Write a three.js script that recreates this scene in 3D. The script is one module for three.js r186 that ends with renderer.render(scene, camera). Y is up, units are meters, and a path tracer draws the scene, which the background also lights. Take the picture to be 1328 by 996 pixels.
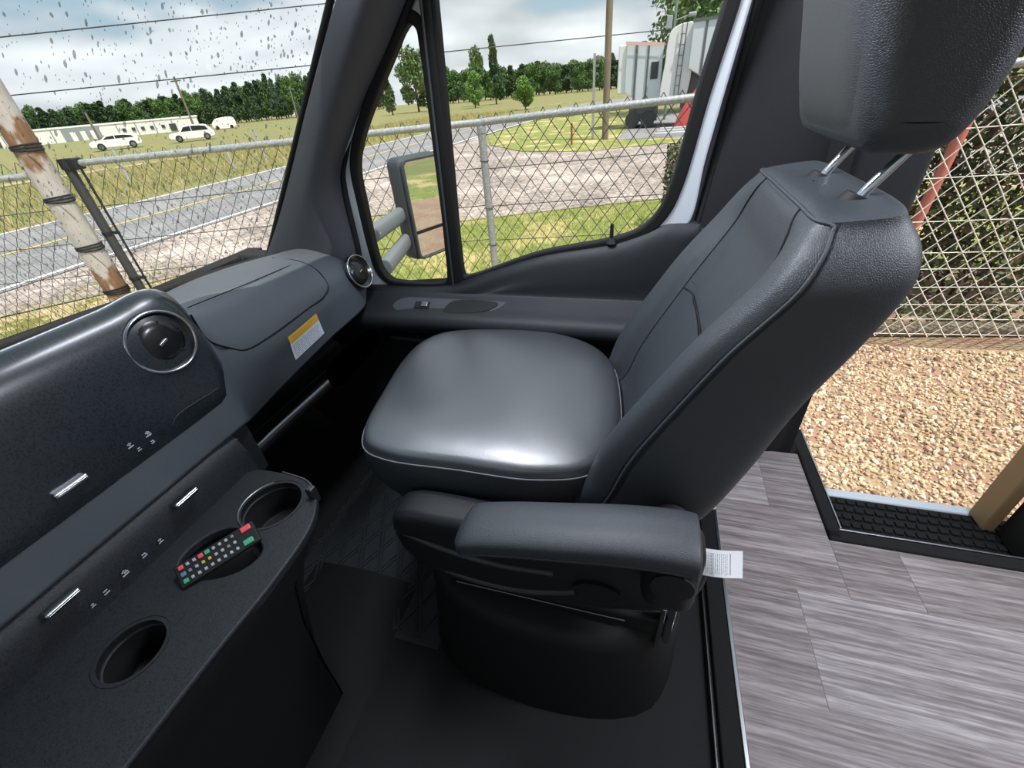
import * as THREE from 'three';
import { mergeGeometries, toCreasedNormals } from 'three/addons/utils/BufferGeometryUtils.js';
import { RectAreaLightUniformsLib } from 'three/addons/lights/RectAreaLightUniformsLib.js';
import { RoundedBoxGeometry } from 'three/addons/geometries/RoundedBoxGeometry.js';

// ---------------------------------------------------------------- camera, sky, sun, exposure
const EYE = 1.95;                                   // eye height above the yard; all numbers below are metres relative to the eye
const scene = new THREE.Scene();
const camera = new THREE.PerspectiveCamera(2 * Math.atan(498 / 552) * 180 / Math.PI, 1328 / 996, 0.02, 900);
camera.rotation.order = 'YXZ';
camera.rotation.set(-34.37 * Math.PI / 180, 18.78 * Math.PI / 180, -5.31 * Math.PI / 180);
camera.position.set(0, EYE, 0);
scene.add(camera);
const renderer = new THREE.WebGLRenderer({ antialias: true });
renderer.toneMapping = THREE.LinearToneMapping;
renderer.toneMappingExposure = 1.3;
renderer.shadowMap.enabled = true;

function rng(seed) { let a = seed >>> 0; return () => { a = (a + 0x6d2b79f5) | 0; let t = Math.imul(a ^ (a >>> 15), 1 | a); t = (t + Math.imul(t ^ (t >>> 7), 61 | t)) ^ t; return ((t ^ (t >>> 14)) >>> 0) / 4294967296; }; }
const hash = (x, y, s = 0) => { let h = Math.imul(x | 0, 374761393) ^ Math.imul(y | 0, 668265263) ^ Math.imul(s | 0, 2246822519); h = Math.imul(h ^ (h >>> 13), 1274126177); return ((h ^ (h >>> 16)) >>> 0) / 4294967296; };
function vnoise(x, y, px, py, s = 0) {               // tileable value noise with periods px, py
  const xi = Math.floor(x), yi = Math.floor(y), fx = x - xi, fy = y - yi, u = fx * fx * (3 - 2 * fx), v = fy * fy * (3 - 2 * fy);
  const m = (a, n) => ((a % n) + n) % n, h = (a, b) => hash(m(a, px), m(b, py), s);
  return (h(xi, yi) * (1 - u) + h(xi + 1, yi) * u) * (1 - v) + (h(xi, yi + 1) * (1 - u) + h(xi + 1, yi + 1) * u) * v;
}
function fbm(u, v, px, py, oct, s = 0) { let a = 0.5, t = 0, n = 0; for (let o = 0; o < oct; o++) { t += a * vnoise(u * px, v * py, px, py, s + o); n += a; a *= 0.55; px *= 2; py *= 2; } return t / n; }
const mix = (a, b, t) => a + (b - a) * t, clamp = (x, a = 0, b = 1) => Math.min(b, Math.max(a, x)), sstep = (a, b, x) => { const t = clamp((x - a) / (b - a)); return t * t * (3 - 2 * t); };

// Partly cloudy sky, the same all round: pale blue air with white and grey cumulus and haze low down.
{
  const W = 1024, H = 512, d = new Float32Array(W * H * 4);
  for (let j = 0; j < H; j++) {
    const el = ((j + 0.5) / H - 0.5) * Math.PI, up = Math.max(0, Math.sin(el));
    for (let i = 0; i < W; i++) {
      const u = i / W, q = 1 / (up + 0.16), v = q * 0.16;
      const c = fbm(u, v, 18, 6, 6, 11), c2 = fbm(u, v + 0.37, 44, 15, 5, 23);
      const cover = sstep(0.43, 0.57, c * 0.75 + c2 * 0.25 + 0.06 * (1 - up));
      const tone = 0.63 + 0.70 * (c2 - 0.48) + 0.45 * (c - 0.5);
      const haze = Math.pow(1 - up, 7);
      const air = [mix(0.22, 0.50, haze), mix(0.37, 0.58, haze), mix(0.48, 0.62, haze)];
      const cl = [tone * 0.95, tone * 1.01, tone * 1.04];
      const o = (j * W + i) * 4;
      for (let k = 0; k < 3; k++) d[o + k] = mix(air[k], cl[k], cover * 0.85);
      d[o + 3] = 1;
    }
  }
  const t = new THREE.DataTexture(d, W, H, THREE.RGBAFormat, THREE.FloatType);
  t.mapping = THREE.EquirectangularReflectionMapping; t.magFilter = t.minFilter = THREE.LinearFilter; t.wrapS = THREE.RepeatWrapping; t.needsUpdate = true;
  scene.background = t; scene.environment = t;
}
const sun = new THREE.DirectionalLight(0xfff5e8, 4.3);   // high sun over the rear of the van
sun.position.set(11, 24 + EYE, 3.4); sun.target.position.set(0, EYE - 1, -2);
sun.castShadow = true; sun.shadow.mapSize.set(4096, 4096);
Object.assign(sun.shadow.camera, { left: -30, right: 30, top: 30, bottom: -30, near: 1, far: 80 });
scene.add(sun, sun.target);
// two added, unseen fill lamps that brighten the seat and the floor (their housings are built with the ceiling)
RectAreaLightUniformsLib.init();
const FILL_LAMPS = [   // centre, direction it faces, size across and along z, brightness
  { c: [-0.400, 0.520, -0.78], n: [0.70, -0.714, 0], sx: 0.26, sz: 0.44, b: 48 },
  { c: [1.30, 0.690, -0.62], n: [0, -1, 0], sx: 0.80, sz: 0.30, b: 34 }];
for (const { c, n, sx, sz, b } of FILL_LAMPS) { const l = new THREE.RectAreaLight(0xeef3ff, b, sz, sx); l.up.set(n[0] ? 0 : 1, n[0] ? 1 : 0, 0); l.position.set(c[0] + n[0] * 0.012, c[1] + EYE + n[1] * 0.012, c[2]); l.lookAt(c[0] + n[0], c[1] + EYE + n[1], c[2]); scene.add(l); }

// ---------------------------------------------------------------- helpers
const BASE = new Map(), used = new Map();
const numbered = (n) => { const k = used.get(n) ?? 0; used.set(n, k + 1); return k ? n + '_' + String(k).padStart(3, '0') : n; };
const rootOf = (o) => { while (o.parent && o.parent !== scene) o = o.parent; return o; };
function thing(name, label, category, base = [0, 0, 0], extra = {}) {
  const g = new THREE.Group(); g.name = numbered(name); g.position.set(base[0], base[1] + EYE, base[2]);
  g.userData = { label, category, ...extra }; BASE.set(g, base); scene.add(g); return g;
}
const struct = (name, label, category, base = [0, 0, 0]) => thing(name, label, category, base, { kind: 'structure' });
function boxUV(g) {
  if (g.index) g = g.toNonIndexed();
  const p = g.attributes.position, n = p.count, uv = new Float32Array(n * 2), a = new THREE.Vector3(), b = new THREE.Vector3(), c = new THREE.Vector3();
  for (let i = 0; i < n; i += 3) {
    a.fromBufferAttribute(p, i); b.fromBufferAttribute(p, i + 1).sub(a); c.fromBufferAttribute(p, i + 2).sub(a); b.cross(c);
    const ax = Math.abs(b.x), ay = Math.abs(b.y), az = Math.abs(b.z);
    for (let k = 0; k < 3; k++) {
      const x = p.getX(i + k), y = p.getY(i + k), z = p.getZ(i + k);
      const [s, t] = ay >= ax && ay >= az ? [x, z] : ax >= az ? [z, y] : [x, y];
      uv[(i + k) * 2] = s; uv[(i + k) * 2 + 1] = t;
    }
  }
  g.setAttribute('uv', new THREE.BufferAttribute(uv, 2)); return g;
}
function part(parent, name, geo, mat, label) {        // geometry in eye-relative metres; becomes a child at the thing's base
  const base = BASE.get(rootOf(parent)) ?? [0, 0, 0];
  let g = Array.isArray(geo) ? merge(geo) : geo;
  if (!g.userData.ownUV) g = boxUV(g);
  g.translate(-base[0], -base[1], -base[2]);
  const m = new THREE.Mesh(g, mat); m.name = name; m.castShadow = m.receiveShadow = true; if (label) m.userData.label = label;
  parent.add(m); return m;
}
function single(name, label, category, geo, mat, base = [0, 0, 0], extra = {}) {   // a thing of one mesh
  let g = Array.isArray(geo) ? merge(geo) : geo; if (!g.userData.ownUV) g = boxUV(g); g.translate(-base[0], -base[1], -base[2]);
  const m = new THREE.Mesh(g, mat); m.name = numbered(name); m.position.set(base[0], base[1] + EYE, base[2]); m.castShadow = m.receiveShadow = true;
  m.userData = { label, category, ...extra }; BASE.set(m, base); scene.add(m); return m;
}
function copy(o, base, turn, scale, label) {
  const c = o.clone(); c.name = numbered(o.name.replace(/_\d{3}$/, '')); c.position.set(base[0], base[1] + EYE, base[2]); c.rotation.y = turn; if (scale) c.scale.set(...(Array.isArray(scale) ? scale : [scale, scale, scale]));
  c.userData = { ...o.userData }; if (label) c.userData.label = label; scene.add(c); return c;
}
function merge(list) { return mergeGeometries(list.map((g) => { g = g.index ? g.toNonIndexed() : g; const r = new THREE.BufferGeometry(); if (!g.attributes.normal) g.computeVertexNormals(); r.setAttribute('position', g.attributes.position); r.setAttribute('normal', g.attributes.normal); return r; })); }
const V3 = (p) => new THREE.Vector3(p[0], p[1], p[2]);
const box = (x0, x1, y0, y1, z0, z1, r = 0) => { const s = [Math.abs(x1 - x0), Math.abs(y1 - y0), Math.abs(z1 - z0)], g = r ? new RoundedBoxGeometry(...s, 3, Math.min(r, ...s.map((q) => q * 0.49))) : new THREE.BoxGeometry(...s); return g.translate((x0 + x1) / 2, (y0 + y1) / 2, (z0 + z1) / 2); };
const tube = (pts, r, seg = 0, closed = false, rs = 8) => new THREE.TubeGeometry(new THREE.CatmullRomCurve3(pts.map(V3), closed, 'centripetal'), seg || pts.length * 6, r, rs, closed);
function rod(a, b, r, n = 10, r2 = r) { const A = V3(a), B = V3(b), d = B.clone().sub(A), g = new THREE.CylinderGeometry(r2, r, d.length(), n); g.applyQuaternion(new THREE.Quaternion().setFromUnitVectors(new THREE.Vector3(0, 1, 0), d.normalize())); return g.translate((a[0] + b[0]) / 2, (a[1] + b[1]) / 2, (a[2] + b[2]) / 2); }
function loft(rings, closed = false, capA = false, capB = false) {   // rings of equal length, [x,y,z] each
  const n = rings[0].length, pos = [], idx = []; for (const r of rings) for (const p of r) pos.push(p[0], p[1], p[2]);
  const m = closed ? n : n - 1;
  for (let i = 0; i + 1 < rings.length; i++) for (let j = 0; j < m; j++) { const a = i * n + j, b = i * n + (j + 1) % n, c = a + n, d = b + n; idx.push(a, b, c, b, d, c); }
  for (const [on, k] of [[capA, 0], [capB, rings.length - 1]]) if (on) { const c = rings[k].reduce((s, p) => [s[0] + p[0] / n, s[1] + p[1] / n, s[2] + p[2] / n], [0, 0, 0]); const ci = pos.length / 3; pos.push(...c); for (let j = 0; j < m; j++) { const a = k * n + j, b = k * n + (j + 1) % n; idx.push(...(k ? [a, b, ci] : [b, a, ci])); } }
  const g = new THREE.BufferGeometry(); g.setAttribute('position', new THREE.Float32BufferAttribute(pos, 3)); g.setIndex(idx); g.computeVertexNormals(); return g;
}
function spline(pts, n, closed = false) {             // evenly spaced points on a centripetal Catmull-Rom curve; 2-D or 3-D
  const three = pts[0].length > 2, c = new THREE.CatmullRomCurve3(pts.map((p) => new THREE.Vector3(p[0], p[1], three ? p[2] : 0)), closed, 'centripetal');
  const out = []; const k = closed ? n : n - 1; for (let i = 0; i < n; i++) { const v = c.getPoint(i / k); out.push(three ? [v.x, v.y, v.z] : [v.x, v.y]); } return out;
}
function prism(pts, depth, bevel = 0, seg = 2) {      // extrude a polygon in x,y along z from 0 to depth
  const s = Array.isArray(pts) ? new THREE.Shape(pts.map((p) => new THREE.Vector2(p[0], p[1]))) : pts;
  return new THREE.ExtrudeGeometry(s, { depth: depth - 2 * bevel, bevelEnabled: bevel > 0, bevelThickness: bevel, bevelSize: bevel, bevelOffset: -bevel, bevelSegments: seg, steps: 1, curveSegments: 20 }).translate(0, 0, bevel);
}
const soft = (g) => toCreasedNormals(g, 0.75);
const shapeOf = (pts) => new THREE.Shape(pts.map((p) => new THREE.Vector2(p[0], p[1])));
function hermite(t, xs, Y) {                          // xs decreasing; Y rows of numbers
  let k = xs.length - 2; for (let i = 0; i < xs.length - 1; i++) if (t >= xs[i + 1]) { k = i; break; }
  const h = xs[k + 1] - xs[k], s = clamp((t - xs[k]) / h), tan = (i, c) => { const a = Math.max(i - 1, 0), b = Math.min(i + 1, xs.length - 1); return (Y[b][c] - Y[a][c]) / (xs[b] - xs[a]) * h; };
  const h0 = 2 * s ** 3 - 3 * s * s + 1, h1 = s ** 3 - 2 * s * s + s, h2 = -2 * s ** 3 + 3 * s * s, h3 = s ** 3 - s * s;
  return Y[k].map((v, c) => v * h0 + tan(k, c) * h1 + Y[k + 1][c] * h2 + tan(k + 1, c) * h3);
}

// ---------------------------------------------------------------- materials
function tex(w, h, fn, metres, srgb = true) {
  const d = new Uint8Array(w * h * 4);
  for (let j = 0; j < h; j++) for (let i = 0; i < w; i++) { const c = fn(i / w, j / h), o = (j * w + i) * 4; d[o] = clamp(c[0]) * 255; d[o + 1] = clamp(c[1] ?? c[0]) * 255; d[o + 2] = clamp(c[2] ?? c[0]) * 255; d[o + 3] = 255; }
  const t = new THREE.DataTexture(d, w, h); t.wrapS = t.wrapT = THREE.RepeatWrapping; t.magFilter = THREE.LinearFilter; t.minFilter = THREE.LinearMipmapLinearFilter; t.generateMipmaps = true;
  if (srgb) t.colorSpace = THREE.SRGBColorSpace; const m = Array.isArray(metres) ? metres : [metres, metres]; t.repeat.set(1 / m[0], 1 / m[1]); t.needsUpdate = true; return t;
}
function cells(u, v, n, s) { let d1 = 9, d2 = 9; const x = u * n, y = v * n, xi = Math.floor(x), yi = Math.floor(y); for (let b = -1; b < 2; b++) for (let a = -1; a < 2; a++) { const cx = ((xi + a) % n + n) % n, cy = ((yi + b) % n + n) % n, dx = xi + a + hash(cx, cy, s) - x, dy = yi + b + hash(cx, cy, s + 1) - y, d = Math.hypot(dx, dy); if (d < d1) { d2 = d1; d1 = d; } else if (d < d2) d2 = d; } return [d1, d2]; }
const lerp3 = (a, b, t) => [mix(a[0], b[0], t), mix(a[1], b[1], t), mix(a[2], b[2], t)];
const T = {
  leather: tex(256, 256, (u, v) => { const [a, b] = cells(u, v, 28, 3); return [sstep(0, 0.35, b - a) * 0.8 + 0.2 * vnoise(u * 64, v * 64, 64, 64, 5)]; }, 0.06, false),
  grain: tex(256, 256, (u, v) => { const [a, b] = cells(u, v, 40, 8); return [0.6 * sstep(0, 0.5, b - a) + 0.4 * fbm(u, v, 32, 32, 3, 9)]; }, 0.06, false),
  speck: tex(512, 512, (u, v) => { const n = fbm(u, v, 90, 90, 2, 31), b = fbm(u, v, 7, 7, 3, 35); return lerp3([0.66, 0.67, 0.68], [1, 1, 1], sstep(0.30, 0.46, n + 0.1 * (b - 0.5))); }, 0.17),
  rubber: tex(256, 256, (u, v) => [fbm(u, v, 40, 40, 3, 14)], 0.08, false),
  vinyl: tex(1024, 512, (u, v) => { const s = fbm(u, v, 5, 90, 5, 41), f = fbm(u, v, 26, 190, 3, 44), b = fbm(u, v, 3, 5, 3, 47); const t = clamp(0.5 + (s - 0.5) * 1.6 + (f - 0.5) * 0.9 + (b - 0.5) * 0.5); return lerp3([0.50, 0.465, 0.465], [0.78, 0.745, 0.75], t); }, [1.2, 0.6]),
  asphalt: tex(512, 512, (u, v) => { const n = fbm(u, v, 90, 90, 3, 51), b = fbm(u, v, 5, 5, 4, 53); const g = 0.53 + 0.22 * (n - 0.5) + 0.16 * (b - 0.5); return [g, g * 1.005, g * 1.02]; }, 5),
  gravelRoad: tex(512, 512, (u, v) => { const n = fbm(u, v, 100, 100, 3, 61), b = fbm(u, v, 5, 5, 5, 63); return lerp3([0.42, 0.39, 0.37], [0.84, 0.79, 0.75], clamp(0.55 + (n - 0.5) * 1.3 + (b - 0.5) * 1.1)); }, 6),
  grass: tex(512, 512, (u, v) => { const n = fbm(u, v, 70, 70, 3, 71), b = fbm(u, v, 6, 6, 4, 73); return lerp3(lerp3([0.38, 0.43, 0.20], [0.64, 0.67, 0.36], n), [0.74, 0.68, 0.48], sstep(0.48, 0.66, b + (n - 0.5) * 0.3)); }, 5),
  dryGrass: tex(512, 512, (u, v) => { const n = fbm(u, v, 60, 60, 3, 81), b = fbm(u, v, 7, 7, 4, 83); return lerp3(lerp3([0.40, 0.40, 0.25], [0.67, 0.61, 0.42], n), [0.46, 0.50, 0.28], sstep(0.45, 0.62, b)); }, 7),
  sand: tex(512, 512, (u, v) => { const n = fbm(u, v, 60, 60, 3, 91), b = fbm(u, v, 9, 9, 4, 93); return lerp3(lerp3([0.60, 0.54, 0.40], [0.84, 0.78, 0.64], n), [0.46, 0.46, 0.22], sstep(0.50, 0.62, b + (n - 0.5) * 0.4)); }, 3),
  lot: tex(512, 512, (u, v) => { const n = fbm(u, v, 90, 90, 3, 101), b = fbm(u, v, 6, 6, 4, 103); return lerp3(lerp3([0.50, 0.42, 0.34], [0.78, 0.69, 0.57], n), [0.62, 0.50, 0.43], sstep(0.48, 0.66, b)); }, 1.5),
  rust: tex(256, 512, (u, v) => { const b = fbm(u, v, 3, 3, 5, 111), n = fbm(u, v, 30, 12, 4, 113); return lerp3(lerp3([0.80, 0.79, 0.79], [0.64, 0.62, 0.60], n), lerp3([0.42, 0.32, 0.24], [0.60, 0.45, 0.33], n), sstep(0.55, 0.66, b)); }, [0.5, 1.1]),
  galv: tex(256, 256, (u, v) => { const [a] = cells(u, v, 14, 121), n = fbm(u, v, 20, 20, 3, 123); const g = 0.60 + 0.16 * a + 0.16 * (n - 0.5); return [g * 0.97, g, g * 1.02]; }, 0.25),
  wood: tex(256, 512, (u, v) => { const n = fbm(u, v, 40, 4, 4, 131); return lerp3([0.36, 0.32, 0.27], [0.58, 0.54, 0.47], n); }, [0.4, 2.0]),
};
const std = (o) => new THREE.MeshStandardMaterial(o), phys = (o) => new THREE.MeshPhysicalMaterial(o);
const M = {
  leather: phys({ color: 0x33373c, roughness: 0.52, ior: 1.55, bumpMap: T.leather, bumpScale: 0.0003, clearcoat: 0.12, clearcoatRoughness: 0.45 }),
  leatherSmooth: phys({ color: 0x33373c, roughness: 0.37, ior: 2.0, bumpMap: T.leather, bumpScale: 0.00012, clearcoat: 1, clearcoatRoughness: 0.37 }),
  piping: std({ color: 0x6c6f73, roughness: 0.6 }),
  stitch: std({ color: 0x08090b, roughness: 0.8 }),
  dash: phys({ color: 0x53595f, roughness: 0.46, bumpMap: T.grain, bumpScale: 0.0003 }),
  plastic: phys({ color: 0x131518, roughness: 0.55, bumpMap: T.grain, bumpScale: 0.0003 }),
  plasticMid: phys({ color: 0x1f2327, roughness: 0.55, map: T.speck, bumpMap: T.grain, bumpScale: 0.0003 }),
  black: std({ color: 0x08090a, roughness: 0.7 }),
  gloss: phys({ color: 0x242c31, roughness: 0.34, map: T.speck, clearcoat: 0.4, clearcoatRoughness: 0.2 }),
  vent: phys({ color: 0x0b0d0f, roughness: 0.28, clearcoat: 0.3 }),
  chrome: std({ color: 0xc4c8cc, roughness: 0.16, metalness: 1 }),
  satin: std({ color: 0x9ea2a6, roughness: 0.35, metalness: 1 }),
  steel: std({ color: 0x8a8c90, roughness: 0.4, metalness: 1 }),
  rubber: std({ color: 0x0e0e10, roughness: 0.85, bumpMap: T.rubber, bumpScale: 0.0006 }),
  matLit: std({ color: 0x2f3437, roughness: 0.7, bumpMap: T.rubber, bumpScale: 0.0006 }), mat: std({ color: 0x0f1113, roughness: 0.78, bumpMap: T.rubber, bumpScale: 0.0006 }),  // lighter rubber copy: the lit patch of the mat is put into its colour
  doorTrim: phys({ color: 0x171b1f, roughness: 0.5, bumpMap: T.grain, bumpScale: 0.0003 }),
  doorMid: phys({ color: 0x3c4146, roughness: 0.5, bumpMap: T.grain, bumpScale: 0.0003 }),
  pillar: std({ color: 0x45474d, roughness: 0.78, bumpMap: T.grain, bumpScale: 0.0003 }),
  pillarDark: std({ color: 0x131418, roughness: 0.8, bumpMap: T.grain, bumpScale: 0.0003 }),
  rim: std({ color: 0x7a8084, roughness: 0.5 }),
  white: phys({ color: 0xd9e0e6, roughness: 0.3, clearcoat: 0.6, clearcoatRoughness: 0.1 }),
  lining: std({ color: 0xb9b6b0, roughness: 0.85 }),
  vinyl: [0xffffff, 0xf2efee, 0xe6e3e2].map((c) => phys({ color: c, map: T.vinyl, roughness: 0.5 })),
  grout: std({ color: 0xcfc9c6, roughness: 0.7 }),
  aluminium: std({ color: 0xb4b6ba, roughness: 0.3, metalness: 1 }),
  glass: phys({ color: 0xffffff, roughness: 0, transmission: 1, thickness: 0, ior: 1.45 }),
  mirror: std({ color: 0xd8dde0, roughness: 0.02, metalness: 1 }),
  housing: std({ color: 0x3c4246, roughness: 0.6, bumpMap: T.grain, bumpScale: 0.0004 }),
  arm: std({ color: 0x6f777b, roughness: 0.6, bumpMap: T.grain, bumpScale: 0.0004 }),
  asphalt: std({ color: 0xffffff, map: T.asphalt, roughness: 0.9 }),
  gravelRoad: std({ color: 0xffffff, map: T.gravelRoad, roughness: 0.95 }),
  grass: std({ color: 0xffffff, map: T.grass, roughness: 0.95 }),
  dryGrass: std({ color: 0xffffff, map: T.dryGrass, roughness: 0.95 }),
  sand: std({ color: 0xffffff, map: T.sand, roughness: 0.95 }),
  lot: std({ color: 0xffffff, map: T.lot, roughness: 0.95 }),
  paintWhite: std({ color: 0xe9e9e4, roughness: 0.7 }),
  paintYellow: std({ color: 0xd9bf62, roughness: 0.7 }),
  rustPost: std({ color: 0xffffff, map: T.rust, roughness: 0.75 }),
  galv: std({ color: 0xffffff, map: T.galv, roughness: 0.5, metalness: 0.3 }),
  wire: std({ color: 0x4c4f50, roughness: 0.55, metalness: 0.3 }), wireSunlit: std({ color: 0xe6e4de, roughness: 0.6 }),  // dark and bright copies of one fence wire: backlit and sunlit tone painted in
  tie: std({ color: 0x17181a, roughness: 0.7 }),
  wood: std({ color: 0xffffff, map: T.wood, roughness: 0.85 }),
  trunk: std({ color: 0x5a4634, roughness: 0.9 }),
  leaf: [0x3d5a2a, 0x4d6d30, 0x5c8038, 0x33502c, 0x6f9440].map((c) => std({ color: c, roughness: 0.7, side: THREE.DoubleSide })),
  hedge: [0x47563a, 0x66704f, 0x8b8f66, 0x70584a].map((c) => std({ color: c, roughness: 0.6, side: THREE.DoubleSide })),
};

// ---------------------------------------------------------------- the van's shell
{
  const c = struct('ceiling', 'pale van roof lining over the cab and living area', 'ceiling');
  part(c, 'lining', [box(-0.42, 3.2, 0.70, 0.76, -1.12, 1.02)], M.lining);
  part(c, 'header', loft([[-1.0, -0.45], [-0.5, -0.60], [0, -0.64], [0.5, -0.60], [1.0, -0.45]].map(([z, x]) => spline([[x, 0.43, z], [x + 0.05, 0.45, z], [x + 0.14, 0.56, z], [x + 0.30, 0.72, z]], 8))), M.lining);
  for (const { c, n, sx, sz } of FILL_LAMPS) { const l = thing('added_lamp', c[0] < 0.5 ? 'added fill light panel on the header over the windscreen' : 'added fill light panel on the ceiling over the vinyl floor', 'lamp', c), q = new THREE.Quaternion().setFromUnitVectors(new THREE.Vector3(0, -1, 0), V3(n)), put = (g) => g.applyQuaternion(q).translate(...c); part(l, 'housing', put(box(-sx / 2 - 0.02, sx / 2 + 0.02, 0, 0.02, -sz / 2 - 0.02, sz / 2 + 0.02, 0.008)), M.lining); part(l, 'diffuser', put(box(-sx / 2, sx / 2, -0.006, 0, -sz / 2, sz / 2, 0.003)), std({ color: 0xffffff, emissive: 0xeef3ff, emissiveIntensity: 2, roughness: 0.5 }), 'white glowing face of the added lamp'); }  // housings and glowing faces made up for the two added fill lamps
  const w = struct('wall_driver', 'pale driver side wall of the van with the driver window opening', 'wall');
  part(w, 'panel', [box(-1.25, 3.2, -1.30, -0.42, 0.95, 1.02), box(-0.45, 3.2, 0.40, 0.72, 0.95, 1.02), box(0.12, 3.2, -0.42, 0.40, 0.95, 1.02)], M.lining);
  const r = struct('wall_rear', 'pale partition closing the back of the living area', 'wall');
  part(r, 'panel', box(3.2, 3.26, -1.30, 0.72, -1.3, 1.02), M.lining);
  const f = struct('wall_front', 'black firewall below the dashboard', 'wall');
  part(f, 'panel', box(-1.40, -1.34, -1.32, -0.40, -1.25, 1.02), M.rubber);
  part(f, 'kick_panel', box(-1.36, -0.885, -1.31, -0.395, -1.22, -1.145, 0.01), M.rubber);
  part(f, 'footwell_board', loft([[-1.2], [-0.45]].map(([z]) => spline([[-1.34, -0.70, z], [-1.32, -0.98, z], [-1.20, -1.16, z], [-1.02, -1.275, z]], 12))), M.mat);
  const s = struct('wall_right', 'van side wall behind the sliding doorway with tan edged door pillar', 'wall');
  part(s, 'panel', [box(1.36, 3.2, -1.30, 0.72, -1.40, -1.30), box(0.60, 1.36, 0.46, 0.72, -1.36, -1.10)], M.lining);
  part(s, 'jamb', [box(1.30, 1.40, -1.43, 0.46, -1.36, -1.10, 0.01)], M.black);
  part(s, 'jamb_edge', [box(1.262, 1.30, -1.43, 0.46, -1.445, -1.36, 0.008)], std({ color: 0x9a7d5c, roughness: 0.6 }), 'tan painted door pillar edge');
}
// floors
{
  const c = thing('floor', 'black rubber cab floor below the passenger seat', 'floor', [0, -1.28, 0], { kind: 'structure' });
  part(c, 'slab', box(-1.34, 0.285, -1.31, -1.28, -1.25, 1.0), M.mat);
  // embossed diamond ridges in front of the seat pedestal
  const ridges = [];
  for (let i = -8; i < 16; i++) for (const s of [-1, 1]) {
    const x0 = -1.05 + i * 0.075, z0 = -1.10, L = 0.62;
    for (const o of [0, 0.014]) { let a = [x0 + o, z0], b = [x0 + o + s * 0.30, z0 + L]; const clip = (t) => [mix(a[0], b[0], t), mix(a[1], b[1], t)]; let t0 = 0, t1 = 1; for (const [lim, sg] of [[-1.03, 1], [-0.46, -1]]) { const da = (a[0] - lim) * sg, db = (b[0] - lim) * sg; if (da < 0 && db < 0) { t0 = 2; break; } if (da < 0) t0 = Math.max(t0, da / (da - db)); if (db < 0) t1 = Math.min(t1, da / (da - db)); }
      if (t0 >= t1) continue; const p = clip(t0), q = clip(t1); ridges.push(rod([p[0], -1.2760, p[1]], [q[0], -1.2760, q[1]], 0.0045, 6)); }
  }
  part(c, 'mat_pad', box(-1.04, -0.45, -1.281, -1.277, -1.12, -0.46, 0.002), M.matLit, 'rubber mat pad with the lit patch put into its grey'); part(c, 'diamond_ridges', ridges, M.matLit, 'raised diamond ridges');
  part(c, 'toe_hump', loft([-0.62, -0.5, -0.38, -0.2, 0].map((z, i) => spline([[-0.98, -1.279, z], [-0.88, -1.262 - 0.004 * i, z], [-0.72, -1.255, z], [-0.58, -1.279, z]], 14))), M.mat);
  const e = struct('trim_1', 'black and aluminium edge strip between cab floor and vinyl floor', 'floor trim', [0.3, -1.27, 0]);
  part(e, 'rubber_strip', box(0.272, 0.318, -1.31, -1.243, -1.1, 1.0, 0.004), M.rubber);
  part(e, 'groove_strip', box(0.262, 0.272, -1.31, -1.262, -1.1, 1.0, 0.002), M.steel);
  part(e, 'aluminium_strip', box(0.317, 0.329, -1.31, -1.241, -1.1, 1.0, 0.003), M.aluminium, 'bright aluminium edging');
  const f = struct('floor', 'grey wood-look vinyl plank floor of the living area', 'floor', [1, -1.25, 0]);
  part(f, 'subfloor', [box(0.285, 3.2, -1.30, -1.2515, -1.065, 1.0), box(0.285, 0.655, -1.30, -1.2515, -1.45, -1.065)], M.grout);
  const zb = [-1.45, -1.160, -0.855, -0.550, -0.245, 0.06, 0.365, 0.67, 0.975], jo = [0.505, 0.835, 0.52, 0.90, 0.41, 0.75, 1.0, 0.5], rnd = rng(7);
  for (let r = 0; r < zb.length - 1; r++) {
    const cuts = [0.33]; for (let x = jo[r]; x < 3.2; x += 0.914) cuts.push(x); cuts.push(3.2);
    for (let k = 0; k + 1 < cuts.length; k++) {
      const a = cuts[k], g = 0.0007; let x1 = cuts[k + 1], z0 = zb[r];
      if (r === 0) { if (a >= 0.655) continue; x1 = Math.min(x1, 0.655); }
      const pieces = r === 1 ? [[a, Math.min(x1, 0.655), -1.160], [Math.max(a, 0.655), x1, -1.075]] : [[a, x1, z0]];
      for (const [p, q, zz] of pieces) {
        if (q - p < 0.02) continue;
        const b = box(p + g, q - g, -1.256, -1.25, zz + g, zb[r + 1] - g), m = part(f, 'plank', b, M.vinyl[Math.floor(rnd() * 3)]);
        const uv = m.geometry.attributes.uv, ox = rnd() * 1.2, oz = rnd() * 0.6; for (let i = 0; i < uv.count; i++) uv.setXY(i, uv.getX(i) + ox, uv.getY(i) + oz);
      }
    }
  }
  const s = struct('trim_2', 'black rubber nosing and ribbed step of the sliding doorway', 'door step', [1, -1.43, -1.2]);
  part(s, 'front_nosing', [box(0.655, 0.695, -1.30, -1.240, -1.60, -1.058, 0.006), box(0.665, 0.700, -1.43, -1.246, -1.60, -1.10, 0.003)], M.rubber);
  part(s, 'front_lip', box(0.694, 0.700, -1.27, -1.238, -1.60, -1.10, 0.002), M.satin);
  part(s, 'floor_nosing', [box(0.655, 3.2, -1.30, -1.240, -1.092, -1.052, 0.006), box(0.69, 3.2, -1.43, -1.246, -1.104, -1.092, 0.002)], M.rubber);
  part(s, 'nosing_lip', box(0.69, 3.2, -1.262, -1.238, -1.098, -1.092, 0.002), M.satin);
  part(s, 'step_plate', box(0.66, 1.45, -1.46, -1.435, -1.43, -1.09), M.rubber);
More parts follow.
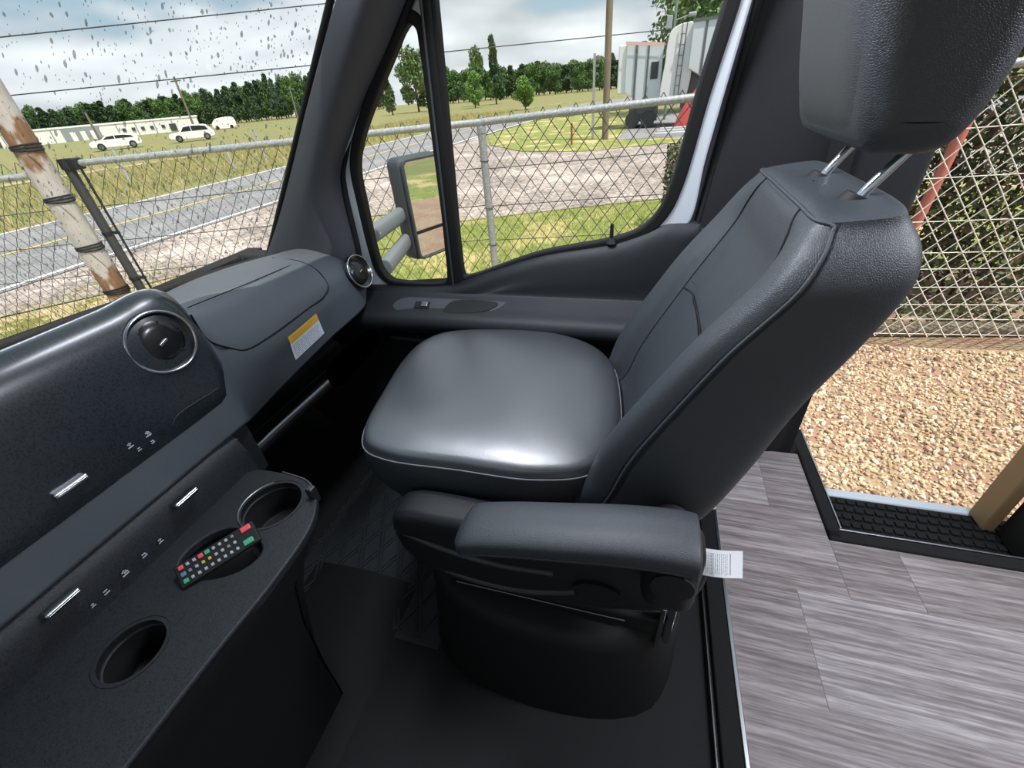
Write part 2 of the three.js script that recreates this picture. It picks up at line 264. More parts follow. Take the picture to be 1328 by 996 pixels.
  for (let k = 0; k < 8; k++) { const z = -1.13 - k * 0.038, b = []; for (let i = 0; i < 22; i++) { const x = 0.712 + i * 0.0335 + (k % 2) * 0.016; b.push(box(x, x + 0.027, -1.437, -1.427, z - 0.023, z, 0.003)); } part(s, 'tread_row', b, M.rubber); }
  part(s, 'sill', box(0.69, 1.30, -1.52, -1.431, -1.475, -1.432, 0.008), M.white, 'white painted door sill');
}
// windscreen, with the dirt and dried drops on it
const wsAt = (u, v) => {                                // u: -1 passenger edge .. 1 driver edge, v: 0 base .. 1 top
  const b = 1 - u * u, z = -0.10 + u * mix(1.02, 0.90, v);
  return [mix(-1.20 - 0.17 * b, -0.44 - 0.20 * b, v), mix(-0.40 + 0.02 * b, 0.44, v), z - (u < 0 ? 0.0 : 0)];
};
{
  const w = struct('window_1', 'rain spotted windscreen above the dashboard', 'windscreen');
  const rows = []; for (let j = 0; j <= 10; j++) { const r = []; for (let i = 0; i <= 24; i++) r.push(wsAt(-1 + i / 12, j / 10)); rows.push(r); }
  part(w, 'pane', loft(rows), M.glass);
  const seal = []; for (let j = 0; j <= 8; j++) seal.push(wsAt(-1, j / 8)); part(w, 'edge_seal', tube(seal, 0.008), M.black);
  const base = []; for (let i = 0; i <= 16; i++) { const p = wsAt(-1 + i / 8, 0.0); base.push([p[0] + 0.005, p[1] + 0.004, p[2]]); } part(w, 'cowl_seal', tube(base, 0.016), M.black);
  const R = rng(21), n = 7500, g = new THREE.SphereGeometry(1, 6, 4), im = new THREE.InstancedMesh(g, phys({ color: 0x5b6870, roughness: 0.5, transparent: true, opacity: 0.42 }), n), o = new THREE.Object3D();
  for (let i = 0; i < n; i++) {
    const u = mix(-0.98, 0.35, R()), v = R(), p = wsAt(u, v), q = wsAt(u, Math.min(1, v + 0.02)), s = 0.0009 + 0.0026 * Math.pow(R(), 4);
    o.position.set(p[0] + 0.002, p[1] + EYE, p[2]); o.up.set(0, 0, 1); o.lookAt(q[0] + 0.002, q[1] + EYE, q[2]); o.rotateZ(0); o.scale.set(s, s * 0.35, s * (1 + 1.6 * R())); o.updateMatrix(); im.setMatrixAt(i, o.matrix);
  }
  im.name = 'rain_spots'; im.userData = { kind: 'stuff', label: 'small dark rain spots on the windscreen' }; im.position.set(0, -EYE, 0); w.add(im);
}
// A-pillar trim
const wsEdge = [[-1.205, -0.40, -1.112], [-1.085, -0.275, -1.10], [-0.989, -0.169, -1.09], [-0.805, 0.02, -1.05], [-0.701, 0.118, -1.02], [-0.636, 0.177, -1.0], [-0.45, 0.34, -0.95], [-0.38, 0.40, -0.93]];
const gapEdge = [[-0.90, -0.52, -1.135], [-0.871, -0.38, -1.13], [-0.860, -0.207, -1.13], [-0.844, -0.149, -1.13], [-0.734, -0.018, -1.12], [-0.625, 0.087, -1.10], [-0.542, 0.165, -1.08], [-0.33, 0.37, -1.02]];
{
  const p = struct('trim_3', 'dark grey padded windscreen pillar trim beside the quarter window', 'pillar trim', [-0.9, -0.4, -1.1]);
  const a = spline(wsEdge, 40), b = spline([[-1.02, -0.40, -1.085], [-0.985, -0.335, -1.075], [-0.89, -0.184, -1.05], [-0.788, -0.059, -1.03], [-0.666, 0.068, -1.0], [-0.559, 0.166, -0.97], [-0.40, 0.31, -0.93], [-0.33, 0.40, -0.91]], 40), c = spline(gapEdge, 40);
  part(p, 'panel', loft(a.map((q, i) => { const m1 = [mix(q[0], b[i][0], 0.5) + 0.008, mix(q[1], b[i][1], 0.5), mix(q[2], b[i][2], 0.5) + 0.012], m2 = [mix(b[i][0], c[i][0], 0.5) + 0.010, mix(b[i][1], c[i][1], 0.5), mix(b[i][2], c[i][2], 0.45) + 0.014]; return spline([[q[0] - 0.01, q[1], q[2] - 0.03], q, m1, b[i], m2, c[i], [c[i][0] + 0.004, c[i][1], c[i][2] - 0.04]], 26); })), M.pillar);
  part(p, 'door_seal', tube(c.map((q) => [q[0] + 0.008, q[1], q[2] - 0.026]), 0.009, 80), M.black);
}
// passenger door
const wz = (y) => -1.22 + 0.125 * (y + 0.45);
const quarterWin = spline([[-0.538, 0.139], [-0.557, 0.128], [-0.591, 0.093], [-0.674, 0.007], [-0.755, -0.09], [-0.786, -0.15], [-0.800, -0.236], [-0.818, -0.393], [-0.817, -0.45], [-0.795, -0.482], [-0.76, -0.489], [-0.62, -0.489], [-0.597, -0.482], [-0.585, -0.45], [-0.547, -0.122], [-0.527, 0.10], [-0.527, 0.13]], 90, true);
const mainWin = spline([[-0.45, 0.36], [-0.467, 0.174], [-0.500, -0.14], [-0.530, -0.44], [-0.527, -0.462], [-0.50, -0.458], [-0.288, -0.383], [-0.072, -0.338], [-0.01, -0.312], [0.027, -0.27], [0.048, -0.21], [0.075, -0.031], [0.101, 0.112], [0.118, 0.25], [0.11, 0.36], [0.05, 0.42], [-0.20, 0.435], [-0.40, 0.42]], 140, true);
function grow(pts, d) { const n = pts.length; let A = 0; for (let i = 0; i < n; i++) { const p = pts[i], q = pts[(i + 1) % n]; A += p[0] * q[1] - q[0] * p[1]; } const s = Math.sign(A); return pts.map((p, i) => { const a = pts[(i + n - 1) % n], b = pts[(i + 1) % n], tx = b[0] - a[0], ty = b[1] - a[1], l = Math.hypot(tx, ty) || 1; return [p[0] + s * d * ty / l, p[1] - s * d * tx / l]; }); }
const toDoor = (g, dz) => { const p = g.attributes.position; for (let i = 0; i < p.count; i++) p.setZ(i, p.getZ(i) + wz(p.getY(i)) + dz); g.computeVertexNormals(); return g; };
const ringShape = (outer, holes) => { const s = shapeOf(outer); for (const h of holes) s.holes.push(new THREE.Path(h.map((p) => new THREE.Vector2(p[0], p[1])))); return s; };
const beltY = (x) => hermite(-x, [0.87, 0.62, 0.535, 0.29, 0.07, -0.015, -0.05, -0.16], [[-0.505], [-0.500], [-0.478], [-0.393], [-0.349], [-0.315], [-0.298], [-0.298]])[0];
{
  const d = struct('door_1', 'passenger door with quarter window, switch panel and black armrest ledge', 'van door', [-0.4, -1.25, -1.13]);
  const outer = spline([[-0.868, -0.53], [-0.872, -0.30], [-0.852, -0.16], [-0.74, -0.01], [-0.64, 0.10], [-0.545, 0.19], [-0.42, 0.34], [-0.30, 0.46], [-0.1, 0.50], [0.10, 0.50], [0.175, 0.42], [0.170, 0.25], [0.150, 0.11], [0.118, -0.15], [0.100, -0.31], [0.05, -0.335], [-0.07, -0.37], [-0.29, -0.42], [-0.53, -0.505], [-0.70, -0.535]], 160, true);
  part(d, 'window_frame', toDoor(prism(ringShape(outer, [grow(quarterWin, 0.010), grow(mainWin, 0.010)]), 0.03, 0.005), 0.0), M.white, 'white painted steel frame');
  part(d, 'quarter_seal', toDoor(prism(ringShape(grow(quarterWin, 0.026), [quarterWin]), 0.030, 0.006), 0.006), M.black, 'black rubber seal');
  part(d, 'window_seal', toDoor(prism(ringShape(grow(mainWin, 0.030), [mainWin]), 0.030, 0.006), 0.006), M.black, 'black rubber seal');
  part(d, 'divider_bar', toDoor(prism([[-0.462, 0.36], [-0.478, 0.36], [-0.588, -0.50], [-0.535, -0.50]], 0.034, 0.006), 0.008), M.black);
  part(d, 'divider_channel', rod([-0.565, -0.49, -1.178], [-0.487, 0.25, -1.085], 0.003), M.housing);
  const quarter = part(d, 'quarter_pane', toDoor(new THREE.ShapeGeometry(shapeOf(grow(quarterWin, 0.006))), 0.012), M.glass);
  part(d, 'window_pane', toDoor(new THREE.ShapeGeometry(shapeOf(grow(mainWin, 0.006))), 0.006), M.glass);
  const xs = []; for (let i = 0; i <= 40; i++) xs.push(mix(-0.90, 0.135, i / 40));
  const prof = (x) => { const b = beltY(x), f = sstep(-0.86, -0.62, x), k = 1 - 0.55 * sstep(-0.02, 0.12, x), L = -0.520 + 0.004 * f; return [[b, -1.205], [b + 0.002, -1.192], [b - 0.006, -1.172], [b - 0.022, -1.160], [b - 0.05, -1.152], [Math.min(b - 0.03, mix(b - 0.06, L + 0.03, 0.5)), -1.146], [L + 0.016, -1.142], [L + 0.010, -1.134], [L - 0.010, -1.095], [L - 0.028, -1.13 + 0.073 * k], [L - 0.055, -1.13 + 0.085 * k], [L - 0.085, -1.13 + 0.07 * k], [L - 0.115, -1.135 + 0.02 * k], [L - 0.13, -1.145], [L - 0.40, -1.145], [-1.22, -1.13], [-1.28, -1.12]]; };
  part(d, 'inner_panel', loft(xs.map((x) => spline(prof(x).map(([y, z]) => [x, y, z]), 70))), M.doorTrim);
  part(d, 'rear_edge', [box(0.128, 0.140, -1.28, -0.305, -1.25, -1.13, 0.004)], M.doorTrim);
  part(d, 'outer_skin', loft([-0.95, -0.5, 0.0, 0.16].map((x) => spline([[x, beltY(x) - 0.005, -1.215], [x, beltY(x) - 0.04, -1.27], [x, -0.75, -1.36], [x, -1.1, -1.38], [x, -1.45, -1.36]], 14))), M.white, 'white painted outside of the door');
  const ledge = -0.532;
  const sp = part(d, 'switch_panel', prism(spline([[-0.745, 1.090], [-0.740, 1.110], [-0.715, 1.126], [-0.60, 1.130], [-0.42, 1.130], [-0.375, 1.124], [-0.385, 1.108], [-0.42, 1.084], [-0.48, 1.068], [-0.60, 1.064], [-0.71, 1.066]], 50, true), 0.009, 0.003).rotateX(-Math.PI / 2).translate(0, ledge - 0.002, 0).translate(0, 0.528, 1.097).rotateX(0.46).translate(0, -0.528, -1.097), M.doorMid);
  part(sp, 'pocket', prism(spline([[-0.565, 1.080], [-0.545, 1.118], [-0.40, 1.118], [-0.40, 1.110], [-0.425, 1.090], [-0.47, 1.078], [-0.54, 1.074]], 40, true), 0.004, 0.001).rotateX(-Math.PI / 2).translate(0, ledge + 0.0055, 0).translate(0, 0.528, 1.097).rotateX(0.46).translate(0, -0.528, -1.097), M.black);
  const sw = part(sp, 'window_switch', box(-0.668, -0.618, ledge + 0.005, ledge + 0.010, -1.112, -1.086, 0.002).translate(0, 0.528, 1.097).rotateX(0.46).translate(0, -0.528, -1.097), M.black);
  part(sp, 'switch_rocker', box(-0.645, -0.622, ledge + 0.007, ledge + 0.015, -1.108, -1.090, 0.004).translate(0, 0.528, 1.097).rotateX(0.46).translate(0, -0.528, -1.097), M.satin, 'silver rocker');
  part(d, 'map_pocket_lip', tube([[-0.80, -0.66, -1.12], [-0.65, -0.655, -1.10], [-0.45, -0.66, -1.09], [-0.30, -0.675, -1.10]], 0.007), M.doorMid);
  const kn = part(d, 'lock_knob', rod([-0.083, -0.345, -1.170], [-0.083, -0.303, -1.168], 0.0055, 10, 0.0048), M.black); part(kn, 'knob_collar', rod([-0.083, -0.352, -1.17], [-0.083, -0.338, -1.17], 0.014, 16, 0.009), M.doorTrim);
  // speaker dots below the ledge
  part(d, 'hinge_bolt', [rod([-0.66, -0.645, -1.13], [-0.66, -0.645, -1.12], 0.004), rod([-0.70, -0.65, -1.13], [-0.70, -0.65, -1.12], 0.004)], M.steel);
}
// B-pillar trim and belt
{
  const b = struct('trim_4', 'black door pillar trim behind the passenger seat', 'pillar trim', [0.35, -1.28, -1.2]);
  const ring = (y) => { const low = sstep(-0.55, -1.0, y); const xl = y < -0.325 ? 0.112 : mix(0.112, 0.215, (y + 0.325) / 0.925); return spline([[xl - 0.010, y, -1.27], [xl - 0.006, y, -1.21], [xl + 0.006, y, -1.178], [xl + 0.03, y, -1.165], [xl + 0.08, y, -1.150], [0.30, y, -1.115 - 0.3 * low], [0.36, y, -1.10 - 0.33 * low], [0.50, y, -1.10 - 0.34 * low], [0.53 + 0.04 * low, y, -1.13 - 0.32 * low], [0.56 + 0.04 * low, y, -1.22 - 0.25 * low], [0.64, y, -1.42 - 0.06 * low]], 40); };
  const ys = [-1.28, -1.1, -1.0, -0.9, -0.8, -0.7, -0.6, -0.5, -0.385, -0.375]; part(b, 'lower_cover', loft(ys.map(ring)), M.pillarDark);
  part(b, 'upper_cover', loft([-0.372, -0.33, -0.2, 0, 0.2, 0.45, 0.72].map(ring)), M.pillarDark);
  part(b, 'edge_welt', tube([-0.9, -0.6, -0.35, -0.2, 0, 0.2, 0.5].map((y) => { const r = ring(y)[6]; return [r[0] - 0.004, y, r[2] + 0.004]; }), 0.009, 40), M.pillar, 'grey edge welt');
  part(b, 'seam', tube([-0.6, -0.35, -0.2, 0, 0.2, 0.5].map((y) => { const r = ring(y)[9]; return [r[0], y, r[2] + 0.001]; }), 0.0018, 40), M.stitch);
  part(b, 'belt_guide', [box(0.27, 0.292, 0.045, 0.105, -1.118, -1.085, 0.008), rod([0.281, 0.035, -1.10], [0.281, 0.02, -1.10], 0.008)], M.pillar, 'grey belt guide');
  const s = thing('seat_belt', 'black seat belt webbing hanging on the door pillar', 'seat belt', [0.35, -0.6, -1.08]);
  part(s, 'webbing', box(0.335, 0.382, -0.6, 0.62, -1.092, -1.089), M.black);
  part(s, 'height_slider', box(0.318, 0.40, 0.26, 0.34, -1.100, -1.078, 0.008), M.pillarDark);
}
// outside mirror
{
  const m = thing('side_mirror', 'tall grey towing mirror on two arms outside the quarter window', 'mirror', [-0.86, -0.55, -1.3]);
  const q = new THREE.Matrix4().makeRotationY(-0.40).setPosition(-0.868, -0.368, -1.70);   // local +x faces the rear of the van
  const at = (g) => g.applyMatrix4(q);
  const outl = (w, h, r) => { const s = new THREE.Shape(); s.moveTo(-w + r, -h); s.lineTo(w - r, -h); s.quadraticCurveTo(w, -h, w, -h + r); s.lineTo(w, h - r); s.quadraticCurveTo(w, h, w - r, h); s.lineTo(-w + r, h); s.quadraticCurveTo(-w, h, -w, h - r); s.lineTo(-w, -h + r); s.quadraticCurveTo(-w, -h, -w + r, -h); return s; };
  part(m, 'housing', at(soft(prism(outl(0.115, 0.195, 0.035), 0.085, 0.02, 4)).rotateY(Math.PI / 2).translate(-0.083, 0, 0)), M.housing, 'dark grey plastic housing');
  const rim = outl(0.110, 0.190, 0.03); rim.holes.push(new THREE.Path(outl(0.100, 0.180, 0.024).getPoints(8))); part(m, 'rim', at(prism(rim, 0.014, 0.003).rotateY(Math.PI / 2).translate(0.004, 0, 0)), M.housing);
  part(m, 'main_glass', at(box(0.008, 0.0095, -0.075, 0.180, -0.098, 0.098)), M.mirror, 'flat mirror glass');
  part(m, 'wide_glass', at(box(0.008, 0.0105, -0.178, -0.085, -0.098, 0.098)), M.mirror, 'small lower mirror glass');
  part(m, 'glass_bar', at(box(0.008, 0.013, -0.086, -0.074, -0.10, 0.10)), M.black);
  for (const [y0, y1] of [[-0.385, -0.375], [-0.535, -0.475]]) part(m, 'arm', loft([0, 0.5, 1].map((t) => { const c = [mix(-0.93, -0.955, t), mix(y0, y1, t), mix(-1.27, -1.64, t)]; return spline([[-0.018, -0.024], [-0.018, 0.024], [0.018, 0.024], [0.018, -0.024]].map(([a, b]) => [c[0] + a, c[1] + b, c[2]]), 20, true); }), true, true, true), M.arm, 'grey mirror arm');
  part(m, 'arm_base', loft([-0.60, -0.45, -0.34].map((y) => spline([[-0.96, y, -1.25], [-0.96, y, -1.30], [-0.90, y, -1.30], [-0.90, y, -1.25]], 16, true)), true, true, true), M.arm);
}

// ---------------------------------------------------------------- passenger seat
{
  const s = thing('passenger_seat', 'black leather passenger seat with headrest and folded down armrest', 'seat', [-0.2, -1.28, -0.75]);
  // cushion
  const out = spline([[-0.505, -0.525], [-0.537, -0.570], [-0.565, -0.70], [-0.586, -0.838], [-0.580, -0.936], [-0.540, -1.000], [-0.441, -1.034], [-0.213, -1.040], [-0.105, -0.990], [-0.050, -0.920], [-0.022, -0.80], [-0.016, -0.640], [-0.055, -0.550], [-0.145, -0.517], [-0.303, -0.511], [-0.447, -0.508]], 96, true);
  const cx = -0.30, cz = -0.775, at = (k, y, o) => out.map(([x, z]) => { const dx = x - cx, dz = z - cz, l = Math.hypot(dx, dz); return [cx + dx * k + dx / l * (o ?? 0), y, cz + dz * k + dz / l * (o ?? 0)]; });
  const top = (k) => -0.537 - 0.014 * k ** 2 - 0.012 * k ** 10;
  const rings = []; for (let i = 0; i <= 22; i++) { const k = 0.001 + 0.975 * (i / 22) ** 0.75; rings.push(at(k, top(k))); }
  rings.push(at(0.988, -0.5655), at(0.998, -0.573), at(1.0, -0.580));
  const wob = (r) => r.map(([x, y, z]) => [x, y + 0.0022 * (fbm((x + 1) * 0.8, (z + 2) * 0.5, 9, 9, 3, 5) - 0.5) * 2, z]);
  part(s, 'cushion', loft(rings.map((r, i) => i < 21 ? wob(r) : r), true), M.leatherSmooth, 'smooth black leather seat cushion');
  part(s, 'cushion_side', loft([at(1.0, -0.580), at(1.0, -0.588, 0.004), at(1.0, -0.61, 0.006), at(1.0, -0.65, 0.002), at(1.0, -0.69, -0.012), at(0.98, -0.72, -0.02)], true), M.leather);
  part(s, 'cushion_piping', tube(at(1.0, -0.579, 0.003), 0.0017, 260, true, 6), M.piping, 'pale grey piping');
  // backrest
  const F = [[-0.085, -0.640], [-0.061, -0.585], [-0.034, -0.499], [0.034, -0.373], [0.078, -0.300], [0.137, -0.220], [0.168, -0.170], [0.184, -0.146]], B = [[0.125, -0.665], [0.155, -0.612], [0.195, -0.500], [0.228, -0.379], [0.274, -0.258], [0.288, -0.205], [0.287, -0.165], [0.270, -0.136]];
  const N = 40, fs = spline(F, N), bs = spline(B, N), zc = -0.74;
  const half = (t) => 0.238 - 0.012 * t - 0.040 * sstep(0.72, 1.0, t) - 0.01 * (1 - sstep(0, 0.15, t));
  const sec = (t) => { const r = 0.30 * (1 - 0.95 * sstep(0.55, 0.97, t)) * sstep(-0.1, 0.2, t); return [[-1, 0.42], [-0.985, 0.20], [-0.93, 0.04], [-0.84, 0], [-0.72, r * 0.17], [-0.60, r * 0.75], [-0.48, r], [0, r * 1.06], [0.48, r], [0.60, r * 0.75], [0.72, r * 0.17], [0.84, 0], [0.93, 0.04], [0.985, 0.20], [1, 0.42], [1, 0.70], [0.96, 0.90], [0.84, 0.985], [0, 1.02], [-0.84, 0.985], [-0.96, 0.90], [-1, 0.70]]; };
  const place = (i, w, d) => { const t = i / (N - 1), a = fs[i], b = bs[i]; return [mix(a[0], b[0], d), mix(a[1], b[1], d), zc + w * half(t)]; };
  const rr = []; for (let i = 0; i < N; i++) rr.push(spline(sec(i / (N - 1)).map(([w, d]) => place(i, w, d)), 120, true));
  const last = rr[N - 1], cen = last.reduce((q, p) => [q[0] + p[0] / 120, q[1] + p[1] / 120, q[2] + p[2] / 120], [0, 0, 0]);
  const up = [0.010, 0.014];
  for (const [k, h] of [[0.97, 0.25], [0.91, 0.55], [0.80, 0.80], [0.6, 0.95], [0.3, 1.0], [0.02, 1.02]]) rr.push(last.map((p) => [cen[0] + (p[0] - cen[0]) * k + up[0] * h * 0.6, cen[1] + (p[1] - cen[1]) * k + up[1] * h * 0.55, cen[2] + (p[2] - cen[2]) * k]));
  // the front of the backrest is grey leather, the shell behind the piping black
  part(s, 'backrest', loft(rr.slice(0, N).map((r) => r.slice(70).concat(r.slice(0, 7)))), M.leather, 'black leather sides of the backrest');
  const front = rr.slice(0, N).map((r) => r.slice(5, 73));
  part(s, 'backrest_front', loft(front), M.leather, 'padded leather front of the backrest');
  part(s, 'backrest_top', loft(rr.slice(N - 1), true), M.leather);
  const surf = (i, w, off = 0.002) => { const S = sec(i / (N - 1)).slice(0, 15); let d = S[0][1]; for (let k = 0; k + 1 < S.length; k++) if (w >= S[k][0] && w <= S[k + 1][0]) { const q = (w - S[k][0]) / (S[k + 1][0] - S[k][0]); d = mix(S[k][1], S[k + 1][1], q * q * (3 - 2 * q)); } const p = place(i, w, d), a = fs[i], b = bs[i], l = Math.hypot(b[0] - a[0], b[1] - a[1]); return [p[0] - off * (b[0] - a[0]) / l, p[1] - off * (b[1] - a[1]) / l, p[2]]; };
  const band = (w0, w1, i0, i1, off) => { const r = []; for (let i = i0; i <= i1; i++) { const q = []; for (let k = 0; k <= 16; k++) q.push(surf(i, mix(w0, w1, k / 16), off * Math.min(1, 4 * Math.min(k, 16 - k) / 16))); r.push(q); } return loft(r); };
  part(s, 'upper_insert', band(-0.60, 0.60, 19, N - 2, 0.004), M.leather, 'upper centre panel of the backrest');
  part(s, 'lower_insert', band(-0.60, 0.60, 3, 18, 0.004), M.leather, 'lower centre panel of the backrest');
  for (const w of [-0.61, 0.61]) { const l = []; for (let i = 2; i < N; i++) l.push(surf(i, w * mix(1, 0.93, sstep(25, 40, i)), 0.0008)); part(s, 'insert_seam', tube(l, 0.0016, 120, false, 6), M.stitch); }
  { const l = []; for (let k = -8; k <= 8; k++) l.push(surf(18, k / 8 * 0.60, 0.001)); part(s, 'cross_seam', tube(l, 0.0018, 60, false, 6), M.stitch); }
  { const l = []; for (let i = 2; i < N - 1; i++) l.push(surf(i, 0.985, 0.0008)); const m = []; for (let i = 2; i < N - 1; i++) m.push(surf(i, -0.985, 0.0008)); const arc = []; for (let k = 14; k >= -14; k--) arc.push(surf(N - 1, k / 15, 0.0005)); part(s, 'backrest_piping', tube([...l, ...arc, ...m.reverse()], 0.0024, 320, false, 6), M.housing, 'raised edge seam'); }
  // headrest
  const hp = spline([[0.200, -0.062], [0.212, -0.079], [0.245, -0.085], [0.280, -0.080], [0.302, -0.040], [0.308, 0.03], [0.300, 0.12], [0.275, 0.175], [0.235, 0.195], [0.185, 0.185], [0.160, 0.15], [0.163, 0.10], [0.176, 0.04], [0.188, -0.02]], 60, true);
  const h = part(s, 'headrest', soft(prism(hp, 0.272, 0.030, 6)).translate(0, 0, -0.836), M.leather, 'thick black leather headrest');
  const hf = []; for (let k = 0; k <= 20; k++) { const w = -1 + k / 10, sh = Math.pow(Math.abs(w), 8) * 0.020; hf.push(spline([[0.206, -0.066], [0.196, -0.048], [0.184, -0.01], [0.172, 0.05], [0.160, 0.11], [0.158, 0.15], [0.176, 0.182]], 20).map(([x, y]) => [x - 0.004 + sh + 0.010, y, -0.70 + w * 0.130])); }
  part(h, 'front_panel', loft(hf.map((r) => r.map(([x, y, z]) => [x - 0.010, y, z]))), M.leather, 'padded front panel of the headrest');
  part(h, 'panel_seam', tube(hf[19].map(([x, y, z]) => [x - 0.004, y, z]), 0.0022, 60, false, 6), M.stitch);
  for (const z of [-0.632, -0.775]) { const p = part(s, 'headrest_post', tube([[0.232, -0.165, z], [0.240, -0.138, z], [0.258, -0.108, z], [0.280, -0.075, z]], 0.0062, 40), M.chrome, 'chrome post'); part(p, 'post_collar', new THREE.CylinderGeometry(0.017, 0.021, 0.012, 24).rotateZ(-0.35).translate(0.240, -0.138, z), M.black); }
  // armrest
  const ax = spline([[-0.262, -0.622], [-0.235, -0.600], [-0.18, -0.582], [-0.08, -0.560], [0.02, -0.540], [0.08, -0.534], [0.108, -0.536], [0.116, -0.542]], 30), hh = (t) => 0.029 * Math.pow(Math.max(0.02, Math.min(1, t * 9, (1 - t) * 9 + 0.1)), 0.5) * mix(0.78, 0.86, t), ww = (t) => 0.046 * Math.pow(Math.max(0.03, Math.min(1, t * 8, (1 - t) * 10 + 0.12)), 0.45);
  const arm = ax.map(([x, y], i) => { const t = i / 29, H = hh(t), W = ww(t); return spline([[-1, 0], [-0.92, 0.62], [-0.5, 0.97], [0, 1.03], [0.5, 0.97], [0.92, 0.62], [1, 0], [0.95, -0.7], [0.6, -1], [0, -1.03], [-0.6, -1], [-0.95, -0.7]].map(([a, b]) => [x, y + b * H, -0.405 + a * W]), 48, true); });
  const ar = part(s, 'armrest', loft(arm, true, true, true), M.leather, 'padded black leather armrest');
  part(ar, 'armrest_seam', tube(ax.slice(3, 28).map(([x, y], i) => { const t = (i + 3) / 29; return [x, y - hh(t) * 0.42, -0.405 + ww(t) * 0.985]; }), 0.0015, 80, false, 6), M.housing);
  part(s, 'armrest_hinge', [box(0.045, 0.125, -0.68, -0.53, -0.452, -0.375, 0.025), rod([0.085, -0.600, -0.50], [0.085, -0.600, -0.372], 0.030, 24)], M.plastic);
  // seat frame, shields, pedestal
  const sh = spline([[-0.405, -0.640], [-0.425, -0.70], [-0.400, -0.775], [-0.330, -0.815], [-0.20, -0.830], [-0.08, -0.825], [0.02, -0.800], [0.11, -0.76], [0.145, -0.69], [0.140, -0.640], [0.02, -0.628], [-0.2, -0.628]], 60, true);
  const sd = part(s, 'side_shield', soft(prism(sh, 0.075, 0.022, 6)).translate(0, 0, -0.50), M.plastic, 'black plastic side shield');
  part(sd, 'shield_ridge', [tube([[-0.415, -0.690, -0.432], [-0.30, -0.712, -0.424], [-0.20, -0.722, -0.424], [-0.10, -0.715, -0.426]], 0.006, 40), tube([[-0.405, -0.770, -0.440], [-0.30, -0.795, -0.430], [-0.18, -0.800, -0.428], [-0.10, -0.778, -0.428], [-0.06, -0.760, -0.428]], 0.008, 40)], M.doorMid);
  part(sd, 'lever_recess', new THREE.CylinderGeometry(1, 1, 0.01, 32).rotateX(Math.PI / 2).scale(0.042, 0.026, 1).translate(-0.022, -0.735, -0.422), M.black, 'oval black grip recess');
  part(s, 'seat_frame', [box(-0.44, 0.11, -0.80, -0.70, -0.99, -0.50, 0.02), box(-0.40, 0.10, -0.93, -0.80, -0.96, -0.53, 0.01)], M.black);
  part(s, 'slide_rail', [rod([-0.335, -0.905, -0.470], [0.035, -0.905, -0.470], 0.0018, 6)], M.steel, 'thin steel slide rail');
  part(s, 'rail_cover', box(-0.36, 0.12, -0.945, -0.885, -0.52, -0.472, 0.008), M.black);
  part(s, 'pedestal', loft([-0.93, -1.0, -1.15, -1.279].map((y, i) => { const e = 0.012 * i; return spline([[-0.40 - e, y, -0.50 + e], [0.11 + e * 0.4, y, -0.50 + e], [0.11 + e * 0.4, y, -0.98], [-0.40 - e, y, -0.98]], 40, true); }), true, true), M.black);
  part(s, 'belt_bracket', [box(0.098, 0.108, -0.985, -0.83, -0.492, -0.468, 0.003), box(0.112, 0.126, -0.96, -0.81, -0.490, -0.470, 0.003)], M.chrome, 'bright steel bracket');
  part(s, 'swivel_plate', box(-0.36, 0.10, -0.925, -0.915, -0.97, -0.50, 0.003), M.steel);
  // paper tag
  const cv = document.createElement('canvas'); cv.width = 256; cv.height = 160; const c2 = cv.getContext('2d'); c2.fillStyle = '#e9ebee'; c2.fillRect(0, 0, 256, 160); c2.fillStyle = '#5a5d62'; const R = rng(5);
  for (const [x0, n] of [[20, 6], [70, 9]]) for (let k = 0; k < n; k++) { const x = x0 + k * 11; for (let y = 22; y < 140;) { const w = 5 + R() * 16; c2.fillRect(x, y, 2.4, w); y += w + 4; } } c2.fillStyle = '#33363a'; c2.fillRect(176, 18, 4, 126);
  const tt = new THREE.CanvasTexture(cv); tt.colorSpace = THREE.SRGBColorSpace;
  const pg = new THREE.PlaneGeometry(0.066, 0.040, 14, 6), pp = pg.attributes.position; for (let i = 0; i < pp.count; i++) pp.setZ(i, 0.006 * Math.sin((pp.getX(i) + 0.03) * 60) + 0.004 * pp.getY(i) * 10); pg.computeVertexNormals(); pg.rotateX(-0.75).rotateY(0.12).rotateZ(-0.02).translate(0.158, -0.615, -0.440); pg.userData.ownUV = true;
  part(s, 'paper_tag', pg, std({ map: tt, roughness: 0.8, side: THREE.DoubleSide }), 'white printed paper tag');
}
// ---------------------------------------------------------------- dashboard
const DZ = [0.9, 0, -0.40, -0.49, -0.56, -0.70, -0.90, -1.06, -1.13];
const DC = [[-1.25, -0.42], [-1.0, -0.325], [-0.83, -0.242], [-0.770, -0.25], [-0.75, -0.34], [-0.75, -0.45], [-0.75, -0.518]];
const DP = [DC, DC, DC, DC,
  [[-1.25, -0.39], [-1.0, -0.325], [-0.875, -0.305], [-0.82, -0.345], [-0.80, -0.42], [-0.805, -0.50], [-0.825, -0.57]],
  [[-1.25, -0.385], [-1.02, -0.325], [-0.90, -0.335], [-0.85, -0.385], [-0.825, -0.45], [-0.83, -0.51], [-0.835, -0.56]],
  [[-1.23, -0.375], [-1.03, -0.33], [-0.92, -0.35], [-0.865, -0.40], [-0.845, -0.45], [-0.84, -0.50], [-0.835, -0.54]],
  [[-1.2, -0.385], [-1.02, -0.345], [-0.91, -0.365], [-0.86, -0.40], [-0.843, -0.435], [-0.835, -0.48], [-0.83, -0.525]],
  [[-1.2, -0.39], [-1.03, -0.355], [-0.93, -0.38], [-0.885, -0.415], [-0.87, -0.445], [-0.862, -0.485], [-0.86, -0.52]]].map((p) => p.flat());
